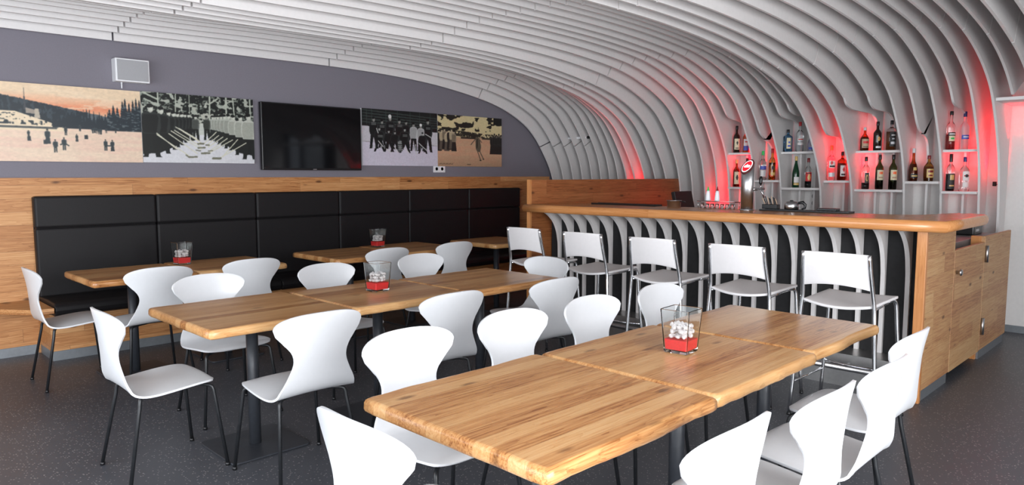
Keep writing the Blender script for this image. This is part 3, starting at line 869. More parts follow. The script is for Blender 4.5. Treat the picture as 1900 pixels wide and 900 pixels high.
sp = thing('wall_speaker', 'white box speaker high on the grey wall above the prints', 'speaker', (1.95, 6.69, 2.24))
MB().box(0, 0.27, 0, 0.108, 0, 0.195).build('cabinet', 'white_plastic', sp, 0.006)
MB().box(0.012, 0.258, -0.006, -0.0005, 0.012, 0.183).build('grille', 'grille', sp, 0.002)
MB().tube([(0.07, 0.095, -0.05), (0.07, 0.095, -0.008)], 0.006, 8).build('cable_gland', 'white_plastic', sp)
MB().tube([(0.07, 0.095, -0.008), (0.07, 0.095, 0.002)], 0.008, 8).build('cable_nut', 'white_plastic', sp)

so = thing('power_socket', 'white double wall socket under the sepia print', 'socket', (5.43, 6.787, 1.478))
MB().box(0, 0.18, 0, 0.012, 0, 0.085).build('plate', 'white_plastic', so, 0.003)
for k in (0, 1):
    r_ = MB().lathe([(0.0, 0.0), (0.020, 0.0), (0.024, 0.003), (0.026, 0.003), (0.026, 0.0)], 16).build('outlet', 'white_plastic', so)
    r_.rotation_euler = (PI / 2, 0, 0); r_.location = (0.047 + 0.085 * k, -0.0005, 0.043)
    h_ = MB().box(-0.010, -0.006, -0.004, -0.0031, -0.002, 0.002).box(0.006, 0.010, -0.004, -0.0031, -0.002, 0.002).build('pin_holes', 'black', so)
    h_.location = (0.047 + 0.085 * k, -0.0005, 0.043)

# ================================================================== TABLES
def table_top(L, W, seed, end0=True, end1=True):
    rr = np.random.RandomState(seed)
    def wavy(n):
        x = np.linspace(0, 1, n); y = np.zeros(n)
        for k in (1.5, 3.1, 5.3, 9.7): y += rr.normal() * np.sin(2 * PI * (k * x + rr.rand())) / k ** .7
        return y * 0.0042
    n = 26
    def end(n_): return rr.normal(size=n_) * 0.0012
    out = []
    wy = wavy(n); e = end(14)
    for k in range(n): out.append((-L / 2 + L * k / (n - 1), -W / 2 + wy[k]))
    for k in range(1, 13): out.append((L / 2 + e[k], -W / 2 + wy[-1] + (W + 0) * k / 13))
    wy = wavy(n)
    for k in range(n): out.append((L / 2 - L * k / (n - 1), W / 2 + wy[k]))
    e = end(14)
    for k in range(1, 13): out.append((-L / 2 + e[k], W / 2 + wy[-1] - W * k / 13))
    P = [Vector(p) for p in out]
    N = len(P)
    # pull the four corners in
    for i, p in enumerate(P):
        dx, dy = L / 2 - abs(p.x), W / 2 - abs(p.y)
        if dx < 0.02 and dy < 0.02: p.x -= math.copysign(0.006, p.x); p.y -= math.copysign(0.006, p.y)
    rings = [(0.012, -0.046), (0.003, -0.042), (0.0, -0.034), (0.001, -0.014), (0.005, -0.006), (0.011, -0.0015), (0.018, 0.0)]
    v, f = [], []
    for o, z in rings:
        for p in P:
            v.append((p.x - math.copysign(min(1.0, abs(p.x) / (L / 2)) ** 8 * o, p.x), p.y - math.copysign(min(1.0, abs(p.y) / (W / 2)) ** 8 * o, p.y), z))
    for k in range(len(rings) - 1):
        for i in range(N): f.append((k * N + i, k * N + (i + 1) % N, (k + 1) * N + (i + 1) % N, (k + 1) * N + i))
    m_ = MB().add(v, f, 0, True)
    m_.f += [tuple(reversed(range(N))), tuple(range((len(rings) - 1) * N, len(rings) * N))]; m_.mi += [0, 0]; m_.sm += [False, False]
    return m_


TH = 0.745
def table(x0, x1, y0, y1, label, group, seed, plate=0.43):
    L, W = x1 - x0, y1 - y0
    tb = thing('dining_table', label, 'table', ((x0 + x1) / 2, (y0 + y1) / 2, 0), 0, group)
    tt = table_top(L, W, seed).build('table_top', 'table', tb); tt.location = (0, 0, TH)
    MB().tube([(0, 0, 0.011), (0, 0, TH - 0.055)], 0.031, 20).build('pole', 'pole', tb)
    box('mounting_plate', 'pole', -0.16, 0.16, -0.16, 0.16, TH - 0.055, TH - 0.0465, tb, 0.002)
    pl = MB()
    a, r = plate / 2, 0.03
    poly_ = []
    for cx, cy, a0 in ((a - r, a - r, 0), (-a + r, a - r, 90), (-a + r, -a + r, 180), (a - r, -a + r, 270)):
        for k in range(5): q = math.radians(a0 + 22.5 * k); poly_.append((cx + r * math.cos(q), cy + r * math.sin(q)))
    pl.prism(poly_, 0.002, 0.011).build('base_plate', 'pole', tb, 0.002)
    return tb


g = 'tables with larch tops and single dark poles'
table(1.215, 2.032, 1.10, 1.902, 'near left larch table, closest of all to the viewer', g, 1)
table(2.036, 2.826, 1.108, 1.893, 'larch table in the front row carrying the largest glass', g, 2)
table(2.830, 3.572, 1.122, 1.888, 'larch table at the right end of the front row, by the bar stools', g, 3)
table(1.265, 2.040, 3.215, 4.03, 'larch table at the left end of the middle row', g, 4)
table(2.044, 2.828, 3.22, 3.985, 'larch table in the centre of the middle row', g, 5)
table(2.832, 3.675, 3.205, 3.955, 'larch table at the right end of the middle row', g, 6)
table(1.325, 2.022, 5.255, 5.995, 'left larch table of the pair before the bench left end', g, 7)
table(2.026, 2.735, 5.290, 6.03, 'right larch table of the pair before the bench left end', g, 8)
table(3.14, 3.862, 5.215, 6.0, 'left larch table of the pair before the bench middle', g, 9)
table(3.866, 4.595, 5.25, 6.05, 'right larch table of the pair before the bench middle', g, 10)
table(4.95, 5.66, 5.20, 5.93, 'dim larch table beside the wooden partition before the bench right end', g, 12)

# ================================================================== SHELL CHAIRS (front faces +x)
def chair_shell():
    prof = [(.204, .430, .178), (.188, .444, .196), (.145, .451, .212), (.065, .448, .222), (-.02, .440, .224), (-.09, .433, .220), (-.145, .434, .212), (-.183, .449, .202), (-.207, .485, .184),
            (-.221, .537, .156), (-.231, .595, .134), (-.238, .645, .143), (-.245, .695, .182), (-.252, .74, .220), (-.261, .782, .235), (-.270, .826, .238)]
    S = np.array(spline(prof, 6))
    d = np.r_[0, np.cumsum(np.hypot(np.diff(S[:, 0]), np.diff(S[:, 1])))]
    Lt = d[-1]
    at_ = lambda q: np.array([np.interp(q, d, S[:, k]) for k in range(3)])
    nu, nv = 24, 40
    v = []
    for j in range(nv + 1):
        for i in range(nu + 1):
            u = -1 + 2 * i / nu
            u = math.sin(u * PI / 2) * 0.85 + u * 0.15
            s0 = 0.055 * (1 - (1 - min(1.0, abs(u)) ** 3.0) ** (1 / 3.0)); s1 = Lt - 0.096 * (1 - (1 - min(1.0, abs(u)) ** 2.7) ** (1 / 2.7))
            q = s0 + (s1 - s0) * j / nv
            x, z, w_ = at_(q)
            # round the very ends
            yy = u * w_
            s = yy / 0.22
            bk = min(1.0, max(0.0, (z - 0.46) / 0.22)) if x < -.15 else 0.0
            x += 0.040 * s * s * bk
            z += (-0.010 * s * s) * (1 - bk) * (1 if x > -.19 else .3)
            v.append((x, yy, z))
    f = []
    for j in range(nv):
        for i in range(nu):
            a = j * (nu + 1) + i
            f.append((a, a + 1, a + nu + 2, a + nu + 1))
    return v, f


cv_, cf_ = chair_shell()
chair0 = thing('shell_chair', 'x', 'chair')
sh = MB().add(cv_, cf_, 0, True).build('shell', 'shell', chair0)
so_ = sh.modifiers.new('thickness', 'SOLIDIFY'); so_.thickness = 0.010; so_.offset = 0
be = sh.modifiers.new('edge', 'BEVEL'); be.width = 0.003; be.segments = 2; be.limit_method = 'ANGLE'; be.angle_limit = math.radians(50)
box('seat_bracket', 'black_metal', -0.10, 0.12, -0.05, 0.05, 0.414, 0.430, chair0, 0.003)
for sx, sy in ((1, 1), (1, -1), (-1, 1), (-1, -1)):
    if sx > 0: kx, ky, fx, fy = 0.180, 0.192, 0.224, 0.232
    else: kx, ky, fx, fy = -0.150, 0.172, -0.222, 0.215
    pts = [(sx * 0.07, sy * 0.03, 0.418), (kx * .75, sy * ky * .72, 0.416), (kx * .94, sy * ky * .94, 0.412), (kx * 1.0, sy * ky * 1.0, 0.398), (kx * 1.03, sy * ky * 1.02, 0.365), (fx, sy * fy, 0.008)]
    pts = [tuple(p) for p in spline(pts[:5], 3)] + [pts[5]]
    lg = MB().tube(pts, 0.0090, 10).build('leg', 'black_metal', chair0)
    MB().tube([(fx, sy * fy, 0.0), (fx - (fx - kx) * .03, sy * (fy - (fy - ky) * .03), 0.016)], 0.0118, 10).build('foot', 'black', lg)
cp = MB()
for sy in (1, -1): cp.box(0.055, 0.085, sy * 0.155 - 0.012, sy * 0.155 + 0.012, 0.4235, 0.437)
cp.build('fixing_clips', 'steel', chair0)

R = math.radians
E_, N_, S_, W_ = 0.0, PI / 2, -PI / 2, PI
wc = 'white shell chair, '
CH = [
    # x, y, heading, label (seen from the viewer)
    (1.225, 1.57, E_, wc + 'back to the viewer\'s left at the near end of the front row'),
    (1.205, 3.685, E_, wc + 'alone at the left end of the middle row'),
    (1.70, 2.070, S_, wc + 'first from the left on the far side of the front row'),
    (2.285, 2.060, S_, wc + 'second from the left on the far side of the front row'),
    (2.845, 2.045, S_, wc + 'third from the left on the far side of the front row'),
    (3.43, 2.020, S_, wc + 'behind the largest glass, on the far side of the front row'),
    (1.655, 1.085, N_, wc + 'cut off by the bottom edge, right of the front row'),
    (2.13, 1.03, N_, wc + 'second from the bottom edge, right of the front row'),
    (2.61, 1.02, N_, wc + 'third from the bottom edge, right of the front row'),
    (3.17, 1.10, N_, wc + 'nearest the bar corner, right of the front row'),
    (1.78, 4.260, S_, wc + 'first from the left on the far side of the middle row'),
    (2.59, 4.225, S_, wc + 'second from the left on the far side of the middle row'),
    (3.44, 4.250, S_, wc + 'third from the left on the far side of the middle row'),
    (3.75, 3.62, W_, wc + 'at the right end of the middle row before the bar stools'),
    (1.66, 3.15, N_, wc + 'first from the left on the near side of the middle row'),
    (2.457, 3.14, N_, wc + 'second from the left on the near side of the middle row'),
    (3.238, 3.095, N_, wc + 'third from the left on the near side of the middle row'),
    (1.705, 5.36, N_, wc + 'left one of two before the left bench tables'),
    (2.375, 5.38, N_, wc + 'right one of two before the left bench tables'),
    (3.56, 5.315, N_, wc + 'left one of two before the middle bench tables'),
    (4.33, 5.33, N_, wc + 'right one of two before the middle bench tables'),
    (1.30, 5.70, E_, wc + 'furthest left, standing before the wooden panelling'),
]
for k, (x, y, h, lb) in enumerate(CH):
    if k == 0:
        chair0.location = (x, y, 0); chair0.rotation_euler = (0, 0, h); chair0['label'] = lb; chair0['group'] = 'white shell chairs'
    else:
        dup(chair0, (x, y, 0), h, lb, 'white shell chairs')

# ================================================================== BAR STOOLS (front faces +x)
stool0 = thing('bar_stool', 'x', 'stool')
SZ = 0.72
nu, nv = 14, 12
v, f = [], []
for j in range(nv + 1):
    for i in range(nu + 1):
        u = -1 + 2 * i / nu; t_ = j / nv
        x = -0.20 + 0.40 * t_ - (0.030 * (1 - u * u) * (1 - t_) ** 2)
        wd = 0.195 + 0.008 * t_
        z = SZ + 0.010 * t_ - 0.022 * (1 - u * u) * (1 - 0.75 * t_) 
        v.append((x, u * wd, z))
for j in range(nv):
    for i in range(nu): a = j * (nu + 1) + i; f.append((a, a + nu + 1, a + nu + 2, a + 1))
st_ = MB().add(v, f, 0, True).build('seat', 'stool', stool0)
q = st_.modifiers.new('thickness', 'SOLIDIFY'); q.thickness = 0.016; q.offset = -1
q = st_.modifiers.new('edge', 'BEVEL'); q.width = 0.004; q.segments = 2; q.limit_method = 'ANGLE'; q.angle_limit = R(50)
v, f = [], []
nu, nv = 16, 10
for j in range(nv + 1):
    for i in range(nu + 1):
        u = -1 + 2 * i / nu; t_ = j / nv
        zb = 0.803 + 0.022 * (1 - u * u); zt = 1.012 - 0.004 * u * u
        z = zb + (zt - zb) * t_
        lean = -0.205 - 0.055 * (z - 0.72) / 0.29
        v.append((lean - 0.018 * (1 - u * u), u * (0.188 - 0.010 * t_), z))
for j in range(nv):
    for i in range(nu): a = j * (nu + 1) + i; f.append((a, a + nu + 1, a + nu + 2, a + 1))
bk_ = MB().add(v, f, 0, True).build('backrest', 'stool', stool0)
q = bk_.modifiers.new('thickness', 'SOLIDIFY'); q.thickness = 0.011; q.offset = 0
q = bk_.modifiers.new('edge', 'BEVEL'); q.width = 0.003; q.segments = 2; q.limit_method = 'ANGLE'; q.angle_limit = R(50)
for sy in (1, -1):
    pts = spline([(-0.262, sy * 0.182, 1.006), (-0.245, sy * 0.188, 0.90), (-0.218, sy * 0.196, 0.78), (-0.208, sy * 0.203, 0.70), (-0.213, sy * 0.212, 0.55), (-0.235, sy * 0.245, 0.012)], 4)
    lg = MB().tube([tuple(p) for p in pts], 0.0115, 12).build('rear_leg', 'chrome', stool0)
    MB().tube([(-0.2355, sy * 0.2455, 0.0), (-0.235, sy * 0.245, 0.014)], 0.013, 10).build('foot', 'black', lg)
    pts = spline([(0.10, sy * 0.175, 0.702), (0.165, sy * 0.183, 0.703), (0.190, sy * 0.192, 0.688), (0.198, sy * 0.198, 0.64), (0.205, sy * 0.206, 0.50), (0.228, sy * 0.243, 0.012)], 4)
    lg = MB().tube([tuple(p) for p in pts], 0.0115, 12).build('front_leg', 'chrome', stool0)
    MB().tube([(0.2285, sy * 0.2435, 0.0), (0.228, sy * 0.243, 0.014)], 0.013, 10).build('foot', 'black', lg)
    MB().tube([(-0.2265, sy * 0.233, 0.205), (0.219, sy * 0.231, 0.205)], 0.007, 8).build('side_bar', 'chrome', stool0)
    MB().tube([(-0.208, sy * 0.203, 0.695), (0.12, sy * 0.176, 0.700)], 0.008, 8).build('seat_rail', 'chrome', stool0)
pts = [(0.217 - 0.05 * (1 - (u / 1.0) ** 2), u * 0.224, 0.262) for u in np.linspace(-1, 1, 13)]
MB().tube(pts, 0.009, 8).build('footrest', 'chrome', stool0)
sx_ = 4.405
SY = [4.335 - 0.205, 3.675 - 0.205, 3.03 - 0.205, 2.37 - 0.205, 1.757 - 0.205]
sn = ['furthest from the viewer, beside the wooden partition', 'second from the wooden partition', 'third of the five along the bar', 'fourth from the wooden partition', 'nearest the viewer, at the near end of the bar']
for k, y in enumerate(SY):
    lb = 'white bar stool with chrome legs, ' + sn[k]
    X_ = 4.40 + 0.104 * 0 + (0.10 - 0.025 * k) * 0
    X_ = (4.51, 4.475, 4.455, 4.41, 4.40)[k]
    if k == 0:
        stool0.location = (X_, y, 0); stool0['label'] = lb; stool0['group'] = 'white bar stools along the bar'
    else: dup(stool0, (X_, y, 0), 0, lb, 'white bar stools along the bar')

# ================================================================== GLASS VASES
def sq_ring(a, r, n=4):
    out = []
    for cx, cy, a0 in ((a - r, a - r, 0), (-a + r, a - r, 90), (-a + r, -a + r, 180), (a - r, -a + r, 270)):
        for k in range(n): q = math.radians(a0 + 90 * k / (n - 1)); out.append((cx + r * math.cos(q), cy + r * math.sin(q)))
    return out


def loft(rings, cap0=True, cap1=True, smooth=False):
    v, f = [], []
    n = len(rings[0][0])
    for pts, z in rings: v += [(x, y, z) for x, y in pts]
    for k in range(len(rings) - 1):
        for i in range(n): f.append((k * n + i, k * n + (i + 1) % n, (k + 1) * n + (i + 1) % n, (k + 1) * n + i))
    m_ = MB().add(v, f, 0, smooth)
    if cap0: m_.f.append(tuple(reversed(range(n)))); m_.mi.append(0); m_.sm.append(False)
    if cap1: m_.f.append(tuple(range((len(rings) - 1) * n, len(rings) * n))); m_.mi.append(0); m_.sm.append(False)
    return m_


VB, VT, VH, WT, BT = 0.050, 0.063, 0.176, 0.005, 0.014
half = lambda z: VB + (VT - VB) * z / VH
vase0 = thing('glass_vase', 'x', 'vase')
loft([(sq_ring(VB - .004, .006), 0.0), (sq_ring(half(.004), .006), .004), (sq_ring(half(VH - .002), .007), VH - .002), (sq_ring(half(VH) - .002, .006), VH), (sq_ring(half(VH) - WT + .002, .004), VH), (sq_ring(half(VH) - WT, .004), VH - .002), (sq_ring(half(BT) - WT, .004), BT)], True, True).build('bowl', 'glass', vase0)
FZ = 0.055
wax0 = tag(loft([(sq_ring(half(BT) - WT - .0012, .004), BT + .001), (sq_ring(half(FZ) - WT - .0012, .004), FZ)]).build('red_sand', 'red_wax'), 'x', 'sand', None, 'stuff')
rr = random.Random(3)
mb = MB()
for k in range(75):
    z = FZ + 0.012 + 0.019 * (k // 25) + rr.uniform(-.002, .003)
    hw = half(z) - WT - 0.0135
    c = Vector((rr.uniform(-hw, hw), rr.uniform(-hw, hw), z))
    r_ = rr.uniform(.0090, .0118)
    bm = bmesh.new(); bmesh.ops.create_icosphere(bm, subdivisions=1, radius=r_)
    for vv in bm.verts: vv.co *= rr.uniform(.78, 1.10)
    bm.verts.ensure_lookup_table()
    mb.add([tuple(vv.co + c) for vv in bm.verts], [tuple(x.index for x in ff.verts) for ff in bm.faces])
    bm.free()
ice0 = tag(mb.build('clear_pebbles', 'ice'), 'x', 'pebbles', None, 'stuff')
VS = [(2.452, 1.505, 0.08, 'in the front row, largest of the four'), (2.452, 3.62, 0.05, 'on the centre of the middle row'), (2.10, 5.80, 0.06, 'on the left bench tables'), (3.98, 5.86, 0.06, 'on the middle bench tables')]
for k, (x, y, a, wh) in enumerate(VS):
    lv, lw, li = 'square tapered clear glass vase ' + wh, 'layer of red sand inside the glass vase ' + wh, 'heap of clear pebbles on red sand in the vase ' + wh
    z0 = TH + 0.0005
    if k == 0:
        vase0.location = (x, y, z0); vase0.rotation_euler[2] = a; vase0['label'] = lv; vase0['group'] = 'glass vases on the tables'
        for o, l in ((wax0, lw), (ice0, li)): o.location = (x, y, z0); o.rotation_euler[2] = a; o['label'] = l
    else:
        dup(vase0, (x, y, z0), a, lv, 'glass vases on the tables')
        for o, l in ((wax0, lw), (ice0, li)): dup(o, (x, y, z0), a, l)

# ================================================================== BOTTLES
GL = lambda n, c, r=0.04: M.setdefault(n, glassy(n, c, r))
GL('bottle clear', (0.95, 0.97, 0.97, 1)); GL('bottle blue', (0.25, 0.55, 0.85, 1)); GL('bottle frosted', (0.90, 0.92, 0.96, 1), 0.35); GL('bottle green', (0.03, 0.20, 0.07, 1))
GL('bottle amber', (0.45, 0.14, 0.025, 1)); GL('bottle gold', (0.80, 0.42, 0.08, 1)); GL('bottle yellow', (0.85, 0.68, 0.16, 1)); GL('bottle olive', (0.12, 0.14, 0.03, 1)); GL('bottle violet', (0.70, 0.72, 0.88, 1))
tint('dark bottle', (0.020, 0.010, 0.007, 1), 0.12); tint('green dark bottle', (0.004, 0.035, 0.014, 1), 0.10); tint('wine', (0.006, 0.006, 0.008, 1), 0.10)
tint('red liqueur', (0.36, 0.012, 0.014, 1), 0.2); tint('orange liqueur', (0.75, 0.13, 0.03, 1), 0.2); tint('brown spirit', (0.20, 0.055, 0.016, 1), 0.15); tint('reddish spirit', (0.42, 0.045, 0.02, 1), 0.15)
tint('cream', (0.72, 0.64, 0.44, 1), 0.6); tint('paper', (0.78, 0.76, 0.74, 1), 0.6); tint('tan paper', (0.50, 0.33, 0.22, 1), 0.6); tint('ink', (0.03, 0.03, 0.03, 1), 0.6); tint('label red', (0.62, 0.03, 0.03, 1), 0.5)
tint('label blue', (0.06, 0.10, 0.45, 1), 0.5); tint('gold foil', (0.62, 0.42, 0.14, 1), 0.35); tint('cap red', (0.50, 0.02, 0.03, 1), 0.4); tint('cap green', (0.03, 0.50, 0.10, 1), 0.4); tint('cap orange', (0.9, 0.16, 0.05, 1), 0.4)
tint('cap navy', (0.02, 0.03, 0.16, 1), 0.35); tint('cap silver', (0.6, 0.6, 0.62, 1), 0.25); tint('dark red cap', (0.20, 0.012, 0.015, 1), 0.35); tint('olive dark', (0.05, 0.06, 0.02, 1), 0.15)


def bottle(y, z, h, r, kind, body, cap, lab, label, sq=0.0, neck=None, liquid=None, capf=0.86, x=7.625):
    y *= 7.625 / 7.68
    b = thing('bottle', label, 'bottle', (x, y, z + 0.0005), 0, 'bottles on the white shelves')
    nr = neck or 0.0125
    if kind == 'wine': sh_ = [(r, .02 * h), (r, .60 * h), (r * .93, .65 * h), (r * .62, .71 * h), (nr * 1.15, .76 * h), (nr, .80 * h), (nr, .97 * h)]
    elif kind == 'hock': sh_ = [(r, .02 * h), (r, .44 * h), (r * .92, .52 * h), (r * .66, .65 * h), (nr * 1.25, .76 * h), (nr, .82 * h), (nr, .97 * h)]
    elif kind == 'spirit': sh_ = [(r, .02 * h), (r, .58 * h), (r * .95, .62 * h), (r * .7, .675 * h), (nr * 1.2, .72 * h), (nr, .76 * h), (nr, .97 * h)]
    elif kind == 'squat': sh_ = [(r, .03 * h), (r * 1.02, .45 * h), (r * .95, .54 * h), (r * .66, .64 * h), (nr * 1.2, .70 * h), (nr, .75 * h), (nr, .97 * h)]
    elif kind == 'cognac': sh_ = [(r * .92, .02 * h), (r, .14 * h), (r * .95, .34 * h), (r * .72, .50 * h), (r * .40, .60 * h), (nr * 1.1, .67 * h), (nr, .72 * h), (nr, .97 * h)]
    elif kind == 'round': sh_ = [(r * .9, .02 * h), (r, .20 * h), (r, .48 * h), (r * .90, .58 * h), (r * .55, .68 * h), (nr * 1.15, .74 * h), (nr, .80 * h), (nr, .97 * h)]
    elif kind == 'vermouth': sh_ = [(r * 1.02, .02 * h), (r * .88, .12 * h), (r * .95, .35 * h), (r, .55 * h), (r * .85, .64 * h), (nr * 1.3, .73 * h), (nr, .78 * h), (nr, .97 * h)]
    else: sh_ = [(r, .02 * h), (r, .66 * h), (r * .9, .70 * h), (nr * 1.3, .76 * h), (nr, .80 * h), (nr, .97 * h)]
    prof = [(r * .9, 0.0)] + sh_
    # square shoulders blend into a round neck
    mbx = MB()
    if sq:
        seg = 24; vv = []; ff = []
        for rr_, zz in prof:
            s_ = sq if rr_ > nr * 1.35 else 0.0
            for k in range(seg):
                a = 2 * PI * (k + .5) / seg; ca, sa = math.cos(a), math.sin(a)
                qf = 1.0 / (abs(ca) ** (2 + s_) + abs(sa) ** (2 + s_)) ** (1.0 / (2 + s_))
                vv.append((rr_ * qf * ca, rr_ * qf * sa, zz))
        for i in range(len(prof) - 1):
            for k in range(seg): ff.append((i * seg + k, i * seg + (k + 1) % seg, (i + 1) * seg + (k + 1) % seg, (i + 1) * seg + k))
        mbx.add(vv, ff, 0, True)
        o = 0; mbx.f += [tuple(reversed(range(seg))), tuple(range((len(prof) - 1) * seg, len(prof) * seg))]; mbx.mi += [0, 0]; mbx.sm += [False, False]
    else: mbx.lathe(prof, 24)
    mbx.build('body', body, b)
    if liquid:
        lm, lf = liquid
        lp = [(max(.003, p[0] * (.93 if M[body].node_tree.nodes['Principled BSDF'].inputs['Transmission Weight'].default_value > .5 else 1.004)), p[1]) for p in prof if p[1] < lf * h]
        top = np.interp(lf * h, [p[1] for p in prof], [p[0] for p in prof]) * .93
        MB().lathe([(lp[0][0], .006)] + lp[1:] + [(top, lf * h)], 20, sq=sq).build('liquid', lm, b)
    MB().lathe([(nr * 1.16, capf * h), (nr * 1.2, capf * h + .003), (nr * 1.2, h - .004), (nr * 1.0, h), (0, h)], 16).build('cap', cap, b)
    if lab:
        # (z0, z1, half angle, colour, marks[(u0,u1,v0,v1,colour)])
        for z0, z1, ha, colr, marks in lab:
            mats = [colr] + [m_[4] for m_ in marks]
            nu_, nv_ = 18, 12
            vv, ff, mi = [], [], []
            for j in range(nv_ + 1):
                for i in range(nu_ + 1):
                    a = PI + 0.72 + ha * (-1 + 2 * i / nu_)      # turned towards the room
                    zz = (z0 + (z1 - z0) * j / nv_) * h
                    rr_ = np.interp(zz, [p[1] for p in prof], [p[0] for p in prof]) + .0012
                    qf = 1.0
                    if sq: ca, sa = math.cos(a), math.sin(a); qf = 1.0 / (abs(ca) ** (2 + sq) + abs(sa) ** (2 + sq)) ** (1.0 / (2 + sq))
                    vv.append((rr_ * qf * math.cos(a), rr_ * qf * math.sin(a), zz))
            for j in range(nv_):
                for i in range(nu_):
                    c = j * (nu_ + 1) + i; ff.append((c, c + 1, c + nu_ + 2, c + nu_ + 1))
                    u_, v_ = (i + .5) / nu_, (j + .5) / nv_; k_ = 0
                    for q_, m_ in enumerate(marks):
                        if len(m_) > 5:      # round emblem
                            if ((u_ - (m_[0] + m_[1]) / 2) / ((m_[1] - m_[0]) / 2)) ** 2 + ((v_ - (m_[2] + m_[3]) / 2) / ((m_[3] - m_[2]) / 2)) ** 2 < 1: k_ = q_ + 1
                        elif m_[0] <= u_ <= m_[1] and m_[2] <= v_ <= m_[3]: k_ = q_ + 1
                    mi.append(k_)
            mm = MB().add(vv, ff, 0, True); mm.mi = mi
            mm.build('label', mats, b)
    return b


Z17u, Z17l, Z19, Z21u, Z21l, Z24, Z26u, Z26l, Z29, Z31u, Z31l = [s_[2] for s_ in SH]
b_ = 'on the '
bottle(4.04, Z17u, .305, .036, 'spirit', 'dark bottle', 'black', [(.12, .52, .9, 'cream', [(.35, .65, .45, .75, 'ink', 1), (.2, .8, .12, .2, 'ink')])], 'dark bottle with a cream label, top left above the beer tap')
bottle(3.925, Z17u, .29, .034, 'spirit', 'bottle clear', 'cap navy', [(.26, .52, 1.0, 'paper', [(.2, .8, .5, .65, 'label red')]), (.08, .26, 1.0, 'label blue', [])], 'orange bottle with white and blue label above the beer tap', liquid=('orange liqueur', .66))
bottle(4.03, Z17l, .31, .036, 'spirit', 'bottle amber', 'gold foil', [(.10, .55, .9, 'cream', [(.3, .7, .35, .75, 'ink', 1)])], 'reddish bottle with a cream label left of the beer tap', liquid=('reddish spirit', .62))
bottle(3.90, Z17l, .325, .036, 'spirit', 'dark bottle', 'black', [], 'dark bottle hidden behind the beer tap, only its cap showing')
bottle(3.715, Z19, .32, .038, 'spirit', 'bottle clear', 'cap green', [(.36, .48, 1.0, 'label blue', []), (.12, .34, .8, 'paper', [(.5, .9, .1, .9, 'cap silver')])], 'clear bottle with a green stopper beside the beer tap')
bottle(3.605, Z19, .345, .036, 'spirit', 'bottle yellow', 'cap red', [(.12, .48, .9, 'bottle yellow', [(.3, .75, .55, .95, 'ink', 1), (.1, .9, .1, .3, 'gold foil')])], 'yellow bottle with a red stopper right of the beer tap', liquid=('bottle gold', .55))
bottle(3.435, Z21u, .24, .040, 'square', 'bottle blue', 'black', [(.14, .62, .62, 'cream', [(.3, .7, .5, .7, 'label blue', 1), (.25, .75, .15, .3, 'label blue')])], 'square pale blue bottle with a cream label', sq=5.0)
bottle(3.305, Z21u, .315, .038, 'spirit', 'bottle clear', 'cap red', [(.36, .46, .9, 'paper', [(.1, .9, .3, .7, 'label red')]), (.22, .30, .9, 'paper', [])], 'clear bottle with a dark red cap beside the blue one')
bottle(3.185, Z21u, .22, .036, 'cognac', 'bottle violet', 'cap silver', [(.08, .20, .9, 'label blue', [])], 'small pale violet bottle half hidden by a rib')
bottle(3.335, Z21l, .335, .037, 'hock', 'green dark bottle', 'gold foil', [(.16, .34, .8, 'paper', []), (.08, .15, .8, 'gold foil', [])], 'slim green wine bottle with a white label')
bottle(3.20, Z21l, .315, .033, 'spirit', 'bottle clear', 'dark red cap', [(.22, .52, 1.1, 'label red', [(.3, .7, .1, .8, 'gold foil', 1), (.1, .9, .85, .95, 'ink')])], 'bottle with a broad red label beside the green wine', liquid=('wine', .22))
bottle(2.962, Z24, .36, .039, 'spirit', 'bottle clear', 'cap orange', [(.36, .56, .9, 'paper', [(.2, .55, .45, .98, 'label red', 1), (.1, .95, .05, .3, 'ink')]), (.10, .22, .9, 'cap silver', [])], 'clear bottle with an orange stopper in the red light')
bottle(2.85, Z24, .295, .040, 'square', 'bottle amber', 'black', [(.14, .52, .75, 'paper', [(.35, .65, .45, .8, 'label red', 1), (.15, .85, .12, .26, 'ink')])], 'amber bourbon bottle with a white label in the red light', sq=3.0, liquid=('reddish spirit', .60))
bottle(2.64, Z26u, .235, .040, 'squat', 'bottle amber', 'cap silver', [(.12, .50, 1.0, 'tan paper', [(.15, .85, .5, .75, 'label red'), (.15, .85, .1, .2, 'ink')])], 'squat amber bottle with a tan label', liquid=('brown spirit', .58))
bottle(2.52, Z26u, .285, .037, 'spirit', 'dark bottle', 'black', [(.28, .52, .8, 'dark bottle', [(.25, .75, .2, .8, 'gold foil', 1), (.42, .58, .4, .7, 'label red', 1)]), (.08, .15, .7, 'cap silver', [])], 'dark rum bottle with a round gold emblem')
bottle(2.39, Z26u, .29, .040, 'square', 'bottle clear', 'black', [(.12, .60, .75, 'ink', [(.2, .8, .74, .84, 'paper'), (.3, .7, .5, .62, 'cap silver', 1), (.15, .85, .15, .3, 'cap silver')])], 'square whiskey bottle with a black label', sq=4.0, liquid=('brown spirit', .62))
bottle(2.615, Z26l, .325, .036, 'wine', 'bottle clear', 'black', [(.18, .50, .55, 'ink', [(.2, .8, .2, .85, 'gold foil', 1), (.4, .65, .3, .7, 'ink')])], 'nearly empty clear wine bottle with a dark label', liquid=('wine', .20))
for y_, nm in ((2.485, 'left'), (2.36, 'right')):
    bottle(y_, Z26l, .342, .037, 'wine', 'bottle olive', 'black', [(.27, .56, .95, 'cream', [(.3, .75, .62, .82, 'cap orange'), (.2, .8, .2, .3, 'tan paper')])], 'red wine bottle with a cream label, %s one of the two alike' % nm, liquid=('wine', .50))
bottle(2.18, Z29, .315, .042, 'cognac', 'bottle amber', 'cap silver', [(.10, .22, .9, 'ink', [(.1, .9, .3, .7, 'gold foil')]), (.33, .42, .4, 'gold foil', [])], 'amber cognac bottle with a tall silver neck', liquid=('brown spirit', .52))
